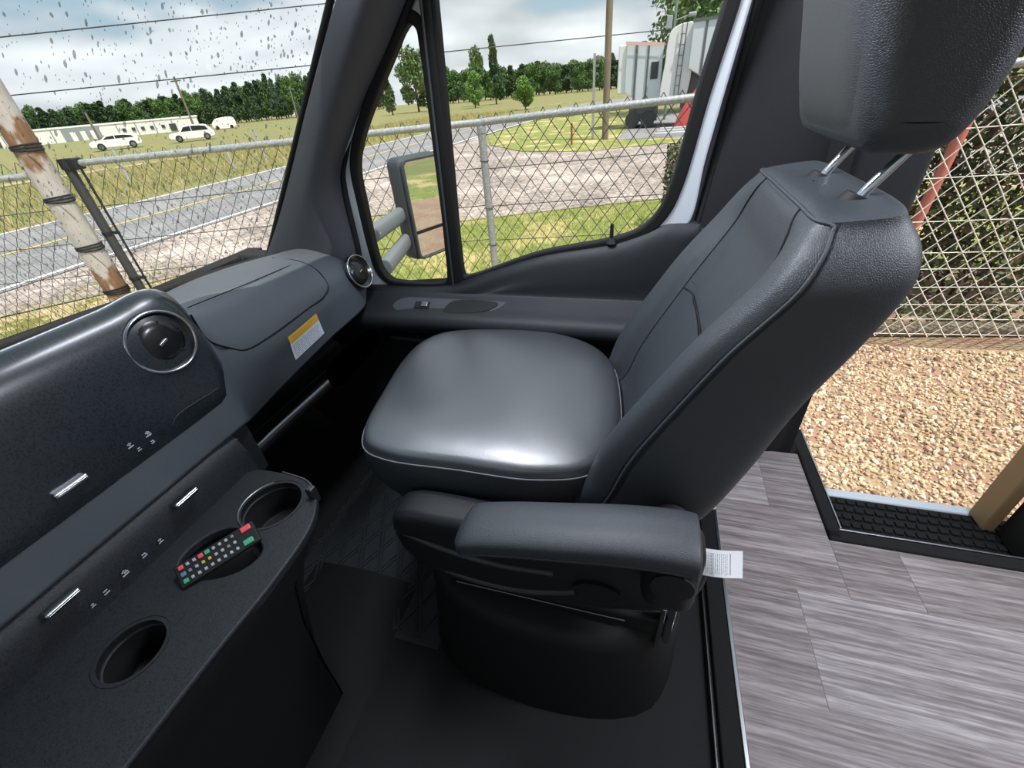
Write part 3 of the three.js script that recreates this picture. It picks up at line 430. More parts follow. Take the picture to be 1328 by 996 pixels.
function dashPt(z, u) {
  const f = hermite(z, DZ, DP), p = []; for (let i = 0; i < f.length; i += 2) p.push([f[i], f[i + 1]]);
  const n = p.length - 1, i = Math.min(Math.floor(u), n - 1), s = u - i, g = (j) => p[clamp(j, 0, n)], a = g(i - 1), b = g(i), c = g(i + 1), d = g(i + 2);
  return [0, 1].map((k) => 0.5 * (2 * b[k] + (c[k] - a[k]) * s + (2 * a[k] - 5 * b[k] + 4 * c[k] - d[k]) * s * s + (-a[k] + 3 * b[k] - 3 * c[k] + d[k]) * s ** 3)).concat([z]);
}
function dashN(z, u) { const e = 0.01, a = V3(dashPt(z, Math.min(6, u + e))).sub(V3(dashPt(z, Math.max(0, u - e)))), b = V3(dashPt(z - e, u)).sub(V3(dashPt(z + e, u))); const n = a.cross(b).normalize(); if (n.x + n.y < 0) n.negate(); return n; }
const onDash = (z, u, o) => { const p = V3(dashPt(z, u)).addScaledVector(dashN(z, u), o); return [p.x, p.y, p.z]; };
{
  const d = thing('dashboard', 'black dashboard with round chrome vents, gloss centre panel and cup holder tray', 'dashboard', [-0.9, -1.28, -0.3]);
  const zs = []; for (let i = 0; i <= 26; i++) zs.push(mix(0.9, -0.36, i / 26)); for (let i = 1; i <= 60; i++) zs.push(mix(-0.36, -1.13, i / 60));
  const rows = zs.map((z) => { const r = []; for (let k = 0; k <= 48; k++) r.push(dashPt(z, k / 8)); const e = r[48], pass = sstep(-0.49, -0.56, z); return r.concat(spline([[e[0] - 0.006, e[1] - 0.006, z], [e[0] - 0.05, e[1] - 0.008, z], [mix(e[0] - 0.02, -0.95, pass), e[1] - 0.03, z]], 6)); });
  const end = rows[rows.length - 1]; for (const [k, dz] of [[0.985, -0.012], [0.94, -0.020], [0.0, -0.022]]) { const c = [-1.03, -0.45]; rows.push(end.map((p) => [c[0] + (p[0] - c[0]) * k, c[1] + (p[1] - c[1]) * k, p[2] + dz])); }
  part(d, 'body', loft(rows), M.dash, 'grey soft dashboard skin');
  // gloss centre panel
  const pr = []; for (let i = 0; i <= 60; i++) { const z = mix(0.75, -0.515, Math.pow(i / 60, 0.8)), r = []; const e = sstep(-0.455, -0.512, z), u0 = 2.15 + 0.15 * sstep(-0.46, -0.50, z) + 0.7 * Math.pow(sstep(-0.485, -0.515, z), 1.5), u1 = 5.0 - 0.75 * Math.pow(sstep(-0.46, -0.517, z), 2); for (let k = 0; k <= 20; k++) { const edge = Math.min(1, 10 * Math.min(k, 20 - k) / 20, (60 - i) / 2); r.push(onDash(z, mix(u0, u1, k / 20), 0.0008 + 0.0045 * Math.sqrt(Math.max(0, edge)))); } pr.push(r); }
  const panel = part(d, 'centre_panel', loft(pr), M.gloss, 'gloss black centre panel');
  part(panel, 'panel_glint_line', tube(pr.map((r) => r[1]), 0.0022, 90, false, 6), M.satin, 'bright line standing in for a reflection on the panel edge');  // bright strip stands in for the windscreen reflected along the panel edge
  part(panel, 'panel_corner_line', tube([onDash(-0.300, 4.55, 0.006), onDash(-0.372, 4.74, 0.006), onDash(-0.385, 4.66, 0.006), onDash(-0.47, 4.70, 0.006)].slice(1), 0.0012, 30, false, 6), M.plasticMid);  // thin raised corner line on the panel
  // vents
  function vent(z, u, r, tilt, kind, off = 0.004) {
    const p = onDash(z, u, off), n = dashN(z, u); n.z += tilt; n.normalize();
    const q = new THREE.Quaternion().setFromUnitVectors(new THREE.Vector3(0, 0, 1), n), put = (g) => g.applyQuaternion(q).translate(...p);
    const v = part(d, 'air_vent', put(new THREE.TorusGeometry(r, r * 0.055, 10, 64).translate(0, 0, 0.002)), M.chrome, kind + ' round air vent with chrome ring');
    part(v, 'vent_cup', put(new THREE.LatheGeometry([[0.001, -0.010], [r * 0.6, -0.008], [r * 0.86, -0.003], [r * 0.95, 0.003], [r * 1.02, 0.002], [r * 1.06, -0.01]].map((a) => new THREE.Vector2(...a)), 48).rotateX(Math.PI / 2)), M.vent);
    part(v, 'vent_dial', put(new THREE.LatheGeometry([[0.001, 0.004], [r * 0.45, 0.003], [r * 0.72, -0.001], [r * 0.78, -0.008]].map((a) => new THREE.Vector2(...a)), 40).rotateX(Math.PI / 2)), M.vent);
    part(v, 'vent_tab', put(box(-r * 0.16, r * 0.16, -0.0022, 0.0022, 0.003, 0.0065, 0.001).rotateZ(0.5)), M.chrome);
    for (let k = 0; k < 3; k++) part(v, 'vent_fin', put(box(-r * 0.70, r * 0.70, -0.0012, 0.0012, -0.004, 0.001).rotateZ(k * Math.PI / 3 + 0.3)), M.black);
  }
  vent(-0.432, 3.62, 0.050, 0.0, 'large');
  vent(-1.090, 3.72, 0.050, 0.42, 'far', 0.022);
  // airbag cover seam, crease and warning label
  const line = (pts, r, name, m, off = 0.0) => part(d, name, tube(pts.map(([x, y, z]) => [x + off * 0.7, y + off, z]), r, pts.length * 10, false, 6), m);
  line([[-0.757, -0.282, -0.503], [-0.775, -0.340, -0.520], [-0.811, -0.397, -0.580], [-0.817, -0.421, -0.613], [-0.827, -0.432, -0.690], [-0.846, -0.436, -0.853], [-0.848, -0.433, -0.930], [-0.852, -0.418, -0.963], [-0.881, -0.378, -0.977], [-0.932, -0.350, -0.976], [-1.000, -0.334, -0.953]], 0.0020, 'airbag_seam', M.stitch);
  line([[-0.885, -0.313, -0.590], [-0.915, -0.333, -0.757], [-0.933, -0.348, -0.943]], 0.0012, 'crease_line', M.stitch, -0.0004);
  {
    const cv = document.createElement('canvas'); cv.width = 320; cv.height = 200; const c = cv.getContext('2d'); c.fillStyle = '#e4ecf4'; c.fillRect(0, 0, 320, 200); c.fillStyle = '#e2b44a'; c.fillRect(0, 0, 320, 62); c.fillStyle = '#cf9c36'; c.fillRect(30, 18, 250, 9); c.fillRect(30, 38, 190, 7);
    c.fillStyle = '#7f8fa3'; const R = rng(9); for (let y = 80; y < 190; y += 15) for (let x = 18; x < 290;) { const w = 12 + R() * 34; c.fillRect(x, y, Math.min(w, 298 - x), 4.5); x += w + 8; }
    const t = new THREE.CanvasTexture(cv); t.colorSpace = THREE.SRGBColorSpace;
    const pos = [], uv = [], idx = [], n = 8; for (let j = 0; j <= n; j++) for (let i = 0; i <= n; i++) { const z = mix(-0.742, -0.872, i / n), u = mix(4.12, 5.32, j / n); pos.push(...onDash(z, u, 0.0012)); uv.push(i / n, 1 - j / n); } for (let j = 0; j < n; j++) for (let i = 0; i < n; i++) { const a = j * (n + 1) + i; idx.push(a, a + n + 1, a + 1, a + 1, a + n + 1, a + n + 2); }
    const g = new THREE.BufferGeometry(); g.setAttribute('position', new THREE.Float32BufferAttribute(pos, 3)); g.setAttribute('uv', new THREE.Float32BufferAttribute(uv, 2)); g.setIndex(idx); g.computeVertexNormals(); g.userData.ownUV = true;
    part(d, 'warning_label', g, std({ map: t, roughness: 0.6, side: THREE.DoubleSide }), 'yellow and white printed warning label');
  }
  // open glove shelf under the passenger side
  const pz = []; for (let i = 0; i <= 24; i++) pz.push(mix(-0.475, -1.115, i / 24));
  const shelf = part(d, 'glove_shelf', loft(pz.map((z) => spline([[-0.90, -0.555, z], [-0.975, -0.59, z], [-0.985, -0.665, z], [-0.92, -0.682, z], [-0.872, -0.672, z], [-0.862, -0.676, z], [-0.866, -0.70, z], [-0.95, -0.74, z], [-1.20, -0.86, z], [-1.34, -0.90, z]], 44))), M.plastic);
  part(shelf, 'shelf_rim', tube([[-0.835, -0.535, -1.108], [-0.850, -0.60, -1.112], [-0.862, -0.648, -1.108], [-0.866, -0.664, -1.090], [-0.866, -0.668, -1.03], [-0.868, -0.672, -0.85], [-0.872, -0.674, -0.62], [-0.866, -0.672, -0.515], [-0.85, -0.655, -0.498]], 0.0046, 120), M.rim, 'lighter shelf rim');
  part(shelf, 'shelf_mat_line', tube([[-0.925, -0.678, -1.02], [-0.925, -0.678, -0.60]], 0.0016, 20), M.plasticMid);
  part(shelf, 'end_block', box(-1.2, -0.765, -0.66, -0.52, -0.505, -0.44, 0.012), M.plasticMid);
  // lower centre console
  const lz = []; for (let i = 0; i <= 20; i++) lz.push(mix(0.8, -0.452, i / 20));
  const lower = part(d, 'lower_console', loft(lz.map((z) => spline([[-0.79, -0.516, z], [-0.762, -0.520, z], [-0.746, -0.532, z], [-0.738, -0.56, z], [-0.735, -0.60, z], [-0.733, -0.645, z], [-0.76, -0.66, z], [-0.90, -0.66, z]], 30)), false), M.plasticMid);
  part(lower, 'end_cap', prism([[-0.79, -0.516], [-0.762, -0.520], [-0.746, -0.532], [-0.738, -0.56], [-0.733, -0.645], [-0.90, -0.66], [-0.90, -0.53]], 0.004).translate(0, 0, -0.456), M.plasticMid);
  part(lower, 'button_plate', prism(spline([[-0.385, -0.535], [-0.40, -0.56], [-0.385, -0.592], [-0.30, -0.598], [-0.18, -0.598], [-0.165, -0.565], [-0.18, -0.534], [-0.30, -0.530]], 50, true), 0.006, 0.002).rotateY(Math.PI / 2).scale(1, 1, -1).translate(-0.738, 0, -0.56), M.gloss, 'gloss black button plate');
  for (const [x, y, z, par] of [[-0.744, -0.408, -0.219, panel], [-0.730, -0.540, -0.316, lower], [-0.731, -0.536, -0.122, lower]]) part(par, 'toggle_switch', [box(x - 0.006, x + 0.008, y - 0.0045, y + 0.0045, z - 0.022, z + 0.022, 0.003), box(x + 0.006, x + 0.010, y - 0.002, y + 0.002, z - 0.020, z + 0.020, 0.001)], M.chrome, 'silver toggle switch');
  // small printed symbols beside the toggles
  const ink = std({ color: 0xb5bcc2, roughness: 0.7 }), icon = (par, x, y, z, s, k) => { const g = [box(x, x + 0.0006, y - s, y - s * 0.6, z - s, z + s), box(x, x + 0.0006, y + s * 0.3, y + s * 0.7, z - s * 0.7, z + s * 0.7)]; if (k & 1) g.push(box(x, x + 0.0006, y - s * 0.3, y + s, z - s * 0.2, z + s * 0.2)); if (k & 2) g.push(box(x, x + 0.0006, y - s * 0.2, y + s * 0.1, z - s, z - s * 0.3)); part(par, 'printed_symbol', g, ink, 'pale printed symbol'); };
  for (const [y, z, s, k] of [[-0.410, -0.305, 0.0042, 1], [-0.411, -0.334, 0.0045, 3], [-0.424, -0.312, 0.003, 0], [-0.427, -0.333, 0.003, 2]]) icon(panel, -0.7435, y, z, s, k);
  for (const [y, z, s, k] of [[-0.573, -0.250, 0.004, 1], [-0.572, -0.222, 0.004, 2], [-0.572, -0.190, 0.005, 3], [-0.574, -0.160, 0.004, 0], [-0.576, -0.140, 0.003, 1]]) icon(lower, -0.7305, y, z, s, k);
  // cup holder tray
  const tray = shapeOf(spline([[-0.74, -0.5], [-0.74, 0.30], [-0.735, 0.435], [-0.67, 0.448], [-0.60, 0.440], [-0.555, 0.415], [-0.527, 0.378], [-0.512, 0.335], [-0.506, 0.24], [-0.510, 0.15], [-0.512, 0], [-0.512, -0.5]], 120, true));
  const circle = (x, y, r) => { const p = new THREE.Path(); p.absarc(x, y, r, 0, Math.PI * 2, true); return p; };
  tray.holes.push(circle(-0.622, 0.374, 0.056), circle(-0.632, 0.112, 0.044)); const slot = spline([[-0.690, 0.285], [-0.66, 0.312], [-0.60, 0.308], [-0.565, 0.285], [-0.570, 0.255], [-0.61, 0.225], [-0.67, 0.22], [-0.695, 0.245]], 40, true); tray.holes.push(new THREE.Path(slot.slice().reverse().map((p) => new THREE.Vector2(p[0], p[1]))));
  const ty = (g, y) => g.rotateX(-Math.PI / 2).translate(0, y, 0);
  const tr = part(d, 'cup_tray', ty(prism(tray, 0.016, 0.003), -0.616), M.plasticMid, 'grey cup holder tray');
  for (const [x, z, r] of [[-0.622, -0.374, 0.056], [-0.632, -0.112, 0.044]]) part(tr, 'cup_holder', new THREE.LatheGeometry([[0.001, -0.075], [r * 0.85, -0.075], [r * 0.94, -0.068], [r, -0.006], [r + 0.003, 0.001]].map((a) => new THREE.Vector2(...a)), 40).translate(x, -0.600, z), M.black, 'black cup holder');
  for (const [x, z, r] of [[-0.622, -0.374, 0.057]]) part(tr, 'holder_rim', new THREE.TorusGeometry(r, 0.0018, 8, 60, 2.4).rotateX(-Math.PI / 2).rotateY(2.2).translate(x, -0.599, z), M.satin, 'bright holder rim');
  part(tr, 'slot_floor', ty(prism(slot, 0.004), -0.628), M.black);
  part(tr, 'tray_edge', tube([[-0.66, -0.600, -0.449], [-0.60, -0.600, -0.441], [-0.575, -0.600, -0.430]], 0.0022, 20), M.satin, 'bright tray edge');
  part(tr, 'clip', box(-0.560, -0.545, -0.612, -0.575, -0.415, -0.400, 0.003), M.gloss, 'small upright clip');
  const sk = (t) => spline([[-0.74, 0.8], [-0.512, 0.8], [-0.512, 0.1], [-0.507, -0.24], [-0.514, -0.338], [-0.530, -0.380], [-0.560, -0.417], [-0.61, -0.442], [-0.74, -0.440]], 60).map(([x, z]) => [x - (x + 0.74) * t * 0.75, 0, z + (z < -0.3 ? t * 0.16 : 0)]);
  part(d, 'console_skirt', loft([[-0.606, 0], [-0.63, 0.02], [-0.66, 0.10], [-0.72, 0.28], [-0.85, 0.5], [-1.05, 0.7], [-1.279, 0.8]].map(([y, t]) => sk(t).map((p) => [p[0], y, p[2]]))), M.plastic, 'black console side');
  part(d, 'console_trim_line', [tube([[-0.560, -0.665, -0.345], [-0.600, -0.73, -0.300], [-0.640, -0.84, -0.245], [-0.66, -0.95, -0.22]], 0.0020, 40, false, 6), tube([[-0.548, -0.665, -0.325], [-0.588, -0.73, -0.280], [-0.628, -0.84, -0.225], [-0.648, -0.95, -0.20]], 0.0014, 40, false, 6)], M.plasticMid);
}
// remote control lying in the tray
{
  const r = thing('remote_control', 'small black remote control with red and green buttons in the tray', 'remote control', [-0.63, -0.61, -0.27]);
  const L = 0.122, W = 0.040, q = new THREE.Matrix4().makeBasis(...(() => { const x = V3([0.070, 0.012, -0.100]).normalize(), n = V3([0.35, 0.9, 0.22]), z = new THREE.Vector3().crossVectors(x, n).normalize(), y = new THREE.Vector3().crossVectors(z, x); return [x, y, z]; })()).setPosition(-0.618, -0.584, -0.258), put = (g) => g.applyMatrix4(q);
  part(r, 'body', put(box(-L / 2, L / 2, -0.005, 0.004, -W / 2, W / 2, 0.003)), M.black);
  const col = { k: 0x9aa0a4, r: 0xd2505a, g: 0x3f9a72, b: 0x56728c, y: 0xb8a24a, n: 0x74787c }, mats = {}; for (const k in col) mats[k] = std({ color: col[k], roughness: 0.5 });
  const cols = ['rbg', 'knk', 'kkk', 'ryk', 'gyk', 'kkk', 'kkk', 'knk', 'nkk'];
  cols.forEach((c, i) => [...c].forEach((k, j) => { const x = -L / 2 + 0.010 + i * 0.0097, z = -W / 2 + 0.008 + j * 0.012, big = 'rgb'.includes(k); part(r, 'button', put(box(x - (big ? 0.0036 : 0.0022), x + (big ? 0.0036 : 0.0022), 0.003, 0.0065, z - (big ? 0.0036 : 0.0026), z + (big ? 0.0036 : 0.0026), 0.001)), mats[k]); }));
  part(r, 'power_button', put(box(0.040, 0.056, 0.003, 0.0068, -0.017, -0.007, 0.002)), mats.r, 'large red button');
  part(r, 'menu_button', put(box(0.036, 0.052, 0.003, 0.0068, 0.006, 0.016, 0.002)), mats.g, 'large green button');
}

// ---------------------------------------------------------------- outside: ground
const G = -1.95;
const flat = (pts, y, m) => { const g = new THREE.ShapeGeometry(shapeOf(pts.map(([x, z]) => [x, -z]))).rotateX(-Math.PI / 2).translate(0, y, 0); return g; };
single('ground', 'wide field of dry and green grass around the yard', 'ground', new THREE.CircleGeometry(420, 64).rotateX(-Math.PI / 2).translate(0, G - 0.03, 0), M.dryGrass, [0, G, 0], { kind: 'structure' });
single('lawn', 'green lawn strip between the fence and the gravel drive', 'lawn', flat([[-6.2, -5.8], [-5.2, -7.5], [-3.3, -7.85], [-1.8, -8.55], [0.16, -9.35], [12, -12.5], [12, -3.7], [-1.2, -3.4], [-4, -2.6]], G - 0.018), M.grass, [0, G, 0], { kind: 'structure' });
single('verge', 'sandy verge with thin grass by the corner post', 'verge', flat([[-9.6, 12], [-8.6, -2.2], [-8.1, -3.1], [-7.2, -4.2], [-6.2, -5.8], [-4, -2.6], [-1.5, -3.2], [0.3, -3.3], [0.3, 12]], G - 0.015), M.sand, [0, G, 0], { kind: 'structure' });
single('yard', 'brown gravel and dirt yard beside the van', 'yard', flat([[0.2, -3.3], [1.5, -5.4], [8, -6], [8, 12], [-1, 12], [-0.6, -3.3]], G - 0.010), M.lot, [0, G, 0], { kind: 'structure' });
single('gravel_drive', 'pale gravel drive meeting the road', 'drive', flat([[-9.5, 14], [-8.7, -2.0], [-8.19, -3.11], [-7.24, -4.22], [-6.29, -5.66], [-5.21, -7.56], [-3.31, -7.9], [-1.77, -8.6], [0.16, -9.42], [12, -12.6], [14, -16], [4, -17.6], [0.45, -18.3], [-2.34, -17.3], [-5, -18.3], [-7.22, -21.3], [-9.5, -26]], G - 0.012), M.gravelRoad, [0, G, 0], { kind: 'structure' });
single('island', 'green grass island between the road and the drive', 'lawn', flat([[-9.3, -27], [-7.2, -21.4], [-5, -18.4], [-2.34, -17.4], [0.45, -18.4], [4, -17.7], [4, -19.5], [-1.5, -20.5], [-1.0, -34], [-2, -48], [-6.2, -47], [-9.0, -36]], G - 0.008), M.grass, [0, G, 0], { kind: 'structure' });
single('trailer_lot', 'grey paved lot under the parked trailers', 'yard', flat([[-1.5, -20.6], [4, -19.6], [16, -18], [16, -36], [-1.0, -34]], G - 0.007), M.asphalt, [0, G, 0], { kind: 'structure' });
{
  const c = spline([[-12.5, 40], [-12.5, 10], [-12.5, -10], [-12.5, -26], [-11.6, -40], [-8.2, -55], [0, -76], [16, -100], [50, -130]], 80), off = (w) => c.map((p, i) => { const a = c[Math.max(0, i - 1)], b = c[Math.min(79, i + 1)], tx = b[0] - a[0], tz = b[1] - a[1], l = Math.hypot(tx, tz); return [p[0] - w * tz / l, p[1] + w * tx / l]; });
  const strip = (w0, w1, y) => { const A = off(w0), B = off(w1); return loft(A.map((p, i) => [[p[0], y, p[1]], [B[i][0], y, B[i][1]]])); };
  const r = struct('road', 'grey asphalt road with white edge lines and a yellow centre line', 'road', [0, G, 0]);
  part(r, 'surface', strip(-3.05, 3.05, G), M.asphalt);
  part(r, 'edge_line', strip(2.80, 2.93, G + 0.006), M.paintWhite, 'white edge line'); part(r, 'edge_line', strip(-2.93, -2.80, G + 0.006), M.paintWhite, 'white edge line');
  part(r, 'centre_line', strip(-0.06, 0.06, G + 0.006), M.paintYellow, 'yellow centre line');
  const t = struct('sand_track', 'pale sandy track across the field beyond the road', 'track', [0, G, 0]);
  part(t, 'surface', loft(spline([[-36, 30], [-33, -5], [-32, -20], [-29, -32], [-24, -48], [-16, -70], [-4, -95]], 40).map(([x, z]) => [[x, G - 0.006, z], [x + 1.6, G - 0.006, z - 0.4]])), M.sand);
}
// loose stones of the yard in front of the doorway
{
  const R = rng(33), n = 17000, g = new THREE.IcosahedronGeometry(1, 0), im = new THREE.InstancedMesh(g, std({ color: 0xffffff, roughness: 0.9 }), n), o = new THREE.Object3D(), c = new THREE.Color();
  for (let i = 0; i < n; i++) { const t = R(), x = mix(0.3, 3.4, R()), z = mix(-1.35, -3.75, Math.pow(t, 1.15)), s = 0.007 + 0.012 * R() * R(); o.position.set(x, EYE + G - 0.008 + s * 0.3, z); o.rotation.set(R() * 6, R() * 6, R() * 6); o.scale.set(s * (0.9 + R() * 0.8), s * 0.75, s * (0.8 + R() * 0.4)); o.updateMatrix(); im.setMatrixAt(i, o.matrix); const k = R(); c.setHex(k < 0.5 ? 0xd4c0a2 : k < 0.75 ? 0xbfa488 : k < 0.9 ? 0xe6dcc8 : 0x857064); im.setColorAt(i, c); }
  im.name = 'gravel_stones'; im.userData = { label: 'loose tan gravel stones outside the sliding doorway', category: 'gravel', kind: 'stuff' }; im.castShadow = im.receiveShadow = true; scene.add(im);
}
// lawn blades and dry tufts
{
  const blade = () => { const L = []; for (let k = 0; k < 4; k++) { const a = k * 1.7, h = 0.8 + 0.2 * (k % 2), dx = Math.cos(a), dz = Math.sin(a); L.push([[dx * 0.02 - dz * 0.03, 0, dz * 0.02 + dx * 0.03], [dx * 0.02 + dz * 0.03, 0, dz * 0.02 - dx * 0.03], [dx * 0.30, h, dz * 0.30]]); } const g = new THREE.BufferGeometry(); g.setAttribute('position', new THREE.Float32BufferAttribute(L.flat(2), 3)); g.computeVertexNormals(); return g; };
  const field = (name, label, n, seed, place, cols, h0, h1) => { const R = rng(seed), im = new THREE.InstancedMesh(blade(), std({ color: 0xffffff, roughness: 0.8, side: THREE.DoubleSide }), n), o = new THREE.Object3D(), c = new THREE.Color(); for (let i = 0; i < n; i++) { const [x, z] = place(R), h = mix(h0, h1, R()); o.position.set(x, EYE + G - 0.02, z); o.rotation.set(0, R() * 6.3, 0); o.scale.set(h, h, h); o.updateMatrix(); im.setMatrixAt(i, o.matrix); c.setHex(cols[Math.floor(R() * cols.length)]).multiplyScalar(0.8 + 0.4 * R()); im.setColorAt(i, c); } im.name = name; im.userData = { label, category: 'grass', kind: 'stuff' }; im.castShadow = im.receiveShadow = true; scene.add(im); };
  field('lawn_grass', 'short bright green grass blades of the lawn strip', 26000, 41, (R) => { for (;;) { const x = mix(-5.5, 2.2, R()), z = mix(-3.9, -9.2, R()); if (z > -7.9 + 0.42 * Math.min(0, -(x + 3.3)) - (x < -3.3 ? -0.5 * (x + 3.3) : 0) && z < -3.6 + 0.3 * Math.max(0, -x - 1)) return [x, z]; } }, [0x9aae5a, 0xb2c06e, 0xcccb86, 0x8aa04e, 0xd6cc9c], 0.04, 0.10);
  field('field_grass', 'tall dry grass of the ditch beyond the road', 16000, 43, (R) => [mix(-29, -16, R()), mix(4, -60, R())], [0xbcac78, 0x9f9f60, 0xcbbc8a, 0x8d9054], 0.12, 0.40);
  field('verge_grass', 'thin tufts of grass on the sandy verge', 3500, 47, (R) => { const z = mix(-1.5, -5.2, R()); return [mix(-8.2, -5.6, R()), z]; }, [0x9a9c50, 0xb7ab68, 0x7f8a3c], 0.03, 0.08);
}

// ---------------------------------------------------------------- chain-link fence
const FP = [[-6.2, -2.17], [-4.45, -2.66], [-1.26, -3.56], [1.05, -3.68], [3.6, -3.82]], railY = [-0.24, -0.205, -0.172, -0.10, -0.06];
{
  const f = thing('chain_link_fence', 'galvanised chain-link fence with round top rail along the yard', 'fence', [0, G, -3.4]);
  for (let s = 0; s + 1 < FP.length; s++) {
    const A = FP[s], B = FP[s + 1], L = Math.hypot(B[0] - A[0], B[1] - A[1]), ya = railY[s], yb = railY[s + 1], P = (t, y) => [mix(A[0], B[0], t / L), y + mix(ya, yb, t / L) , mix(A[1], B[1], t / L)];
    if (s !== 0) part(f, 'top_rail', rod(P(-0.02, 0), P(L + 0.02, 0), 0.0245, 16), M.galv, 'round galvanised top rail'); else part(f, 'top_rail', rod(P(0, -0.05), P(L - 0.12, -0.05), 0.0245, 16), M.galv, 'round galvanised top rail');
    if (s !== 0) for (const t of [0.28, 0.72]) part(f, 'rail_sleeve', rod(P(L * t - 0.05, 0), P(L * t + 0.05, 0), 0.0275, 16), M.galv);
    // woven mesh: zigzag wires
    const dw = 0.118, dh = 0.150, n = Math.floor(L / dw * 2), rows = 24, pos = [], nor = [];
    const seg = (p, q, r) => { const a = V3(p), b = V3(q), d = b.clone().sub(a).normalize(), u = new THREE.Vector3(0, 0, 1).cross(d).normalize(), w = d.clone().cross(u), c = [[1, 0], [0, 1], [-1, 0], [0, -1]].map(([i, j]) => u.clone().multiplyScalar(i).addScaledVector(w, j)); for (let k = 0; k < 4; k++) { const c0 = c[k], c1 = c[(k + 1) % 4], v = [a.clone().addScaledVector(c0, r), a.clone().addScaledVector(c1, r), b.clone().addScaledVector(c0, r), b.clone().addScaledVector(c1, r)]; for (const m of [0, 1, 2, 1, 3, 2]) { pos.push(v[m].x, v[m].y, v[m].z); const nn = (m & 1) ? c1 : c0; nor.push(nn.x, nn.y, nn.z); } } };
    const R = rng(60 + s), wob = 0.006;
    for (let i = 0; i <= n; i += 1) { let prev = null; for (let k = 0; k <= rows; k++) { const t = (i + (k + i) % 2) * dw / 2; const y = 0.030 - k * dh / 2; if (t > L) { prev = null; continue; } const p = P(t + (R() - 0.5) * wob * 0.4, y); p[2] += ((k + i) % 2 ? 0.004 : -0.004); if (k === 0) p[1] += 0.02; if (prev && k > 0) seg(prev, p, s >= 3 ? 0.0036 : 0.0029); prev = p; } }
    for (const y of [-0.32, -0.60, -0.88, -1.10, -1.22, -1.36, -1.50, -1.62, -1.75]) { if (s < 2 && y < -1.0) continue; seg(P(0, y), P(L, y + 0.01), 0.0032); }
    const g = new THREE.BufferGeometry(); g.setAttribute('position', new THREE.Float32BufferAttribute(pos, 3)); g.setAttribute('normal', new THREE.Float32BufferAttribute(nor, 3));
    part(f, 'wire_mesh', g, s >= 3 ? M.wireSunlit : M.wire, 'diamond wire mesh');
  }
  for (const i of [2, 3, 4]) { const [x, z] = FP[i], p = part(f, 'line_post', rod([x, G, z + 0.02], [x, railY[i] - 0.04, z + 0.02], 0.030, 16), M.galv, 'galvanised line post'); part(p, 'loop_cap', [rod([x, railY[i] - 0.07, z + 0.02], [x, railY[i] - 0.025, z + 0.02], 0.0335, 16), rod([x, railY[i] - 0.03, z + 0.01], [x, railY[i] + 0.045, z + 0.0], 0.012, 10)], M.galv); for (const y of [-0.45, -0.80, -1.1]) part(p, 'post_tie', new THREE.TorusGeometry(0.034, 0.003, 6, 20).rotateX(Math.PI / 2).translate(x, y + 0.02, z + 0.02), M.wire); }
  const [x, z] = FP[1], p = part(f, 'terminal_post', rod([x, G, z], [x, -0.17, z], 0.036, 16), std({ color: 0x3c3e40, roughness: 0.7 }), 'dark terminal post');
  part(p, 'rail_clamp', [rod([x, -0.24, z], [x, -0.165, z], 0.046, 16), box(x + 0.02, x + 0.12, -0.245, -0.165, z - 0.055, z + 0.02, 0.01)], M.tie); part(p, 'tension_bar', rod([x + 0.10, -0.22, z - 0.02], [x + 0.10, -1.8, z - 0.02], 0.009, 8), M.tie); for (const y of [-0.75, -1.15]) part(p, 'tension_band', [rod([x, y, z], [x, y + 0.025, z], 0.042, 16), box(x + 0.03, x + 0.11, y, y + 0.022, z - 0.03, z - 0.01)], M.tie);
  const r = thing('corner_post', 'thick white rust streaked post tied to the fence corner', 'post', [-4.50, G, -2.50]);
  part(r, 'shaft', rod([-4.50, G, -2.50], [-4.50, 0.75, -2.50], 0.088, 24), M.rustPost);
  for (const y of [0.02, -0.34, -0.72, -1.10]) { const l = []; for (let k = 0; k < 3; k++) l.push(new THREE.TorusGeometry(0.090, 0.007, 6, 30).rotateX(Math.PI / 2).rotateZ(0.1 * (k - 1)).translate(-4.50, y - 0.1 + k * 0.013, -2.50)); l.push(rod([-4.44, y - 0.09, -2.43], [-4.34, y - 0.07, -2.44], 0.004, 6)); part(r, 'wire_tie', l, M.tie, 'black wire tie'); }
}

// ---------------------------------------------------------------- hedge and things beyond the fence at the doorway
function leafCloud(n, seed, shape, size, mats) {      // leaf quads filling a shape; one geometry per leaf colour
  const R = rng(seed), buckets = mats.map(() => []);
  for (let i = 0; i < n; i++) {
    const p = shape(R), s = size * (0.6 + 0.8 * R()), a = new THREE.Vector3(R() - 0.5, R() - 0.5, R() - 0.5).normalize(), b = new THREE.Vector3(R() - 0.5, R() - 0.5, R() - 0.5).cross(a).normalize();
    a.multiplyScalar(s); b.multiplyScalar(s * 0.5); const c = V3(p), v = [c.clone().sub(a), c.clone().add(b), c.clone().add(a), c.clone().sub(b)];
    buckets[Math.floor(R() * mats.length)].push(...[0, 1, 2, 0, 2, 3].flatMap((k) => [v[k].x, v[k].y, v[k].z]));
  }
  return buckets.map((l) => { const g = new THREE.BufferGeometry(); g.setAttribute('position', new THREE.Float32BufferAttribute(l, 3)); g.computeVertexNormals(); return g; });
}
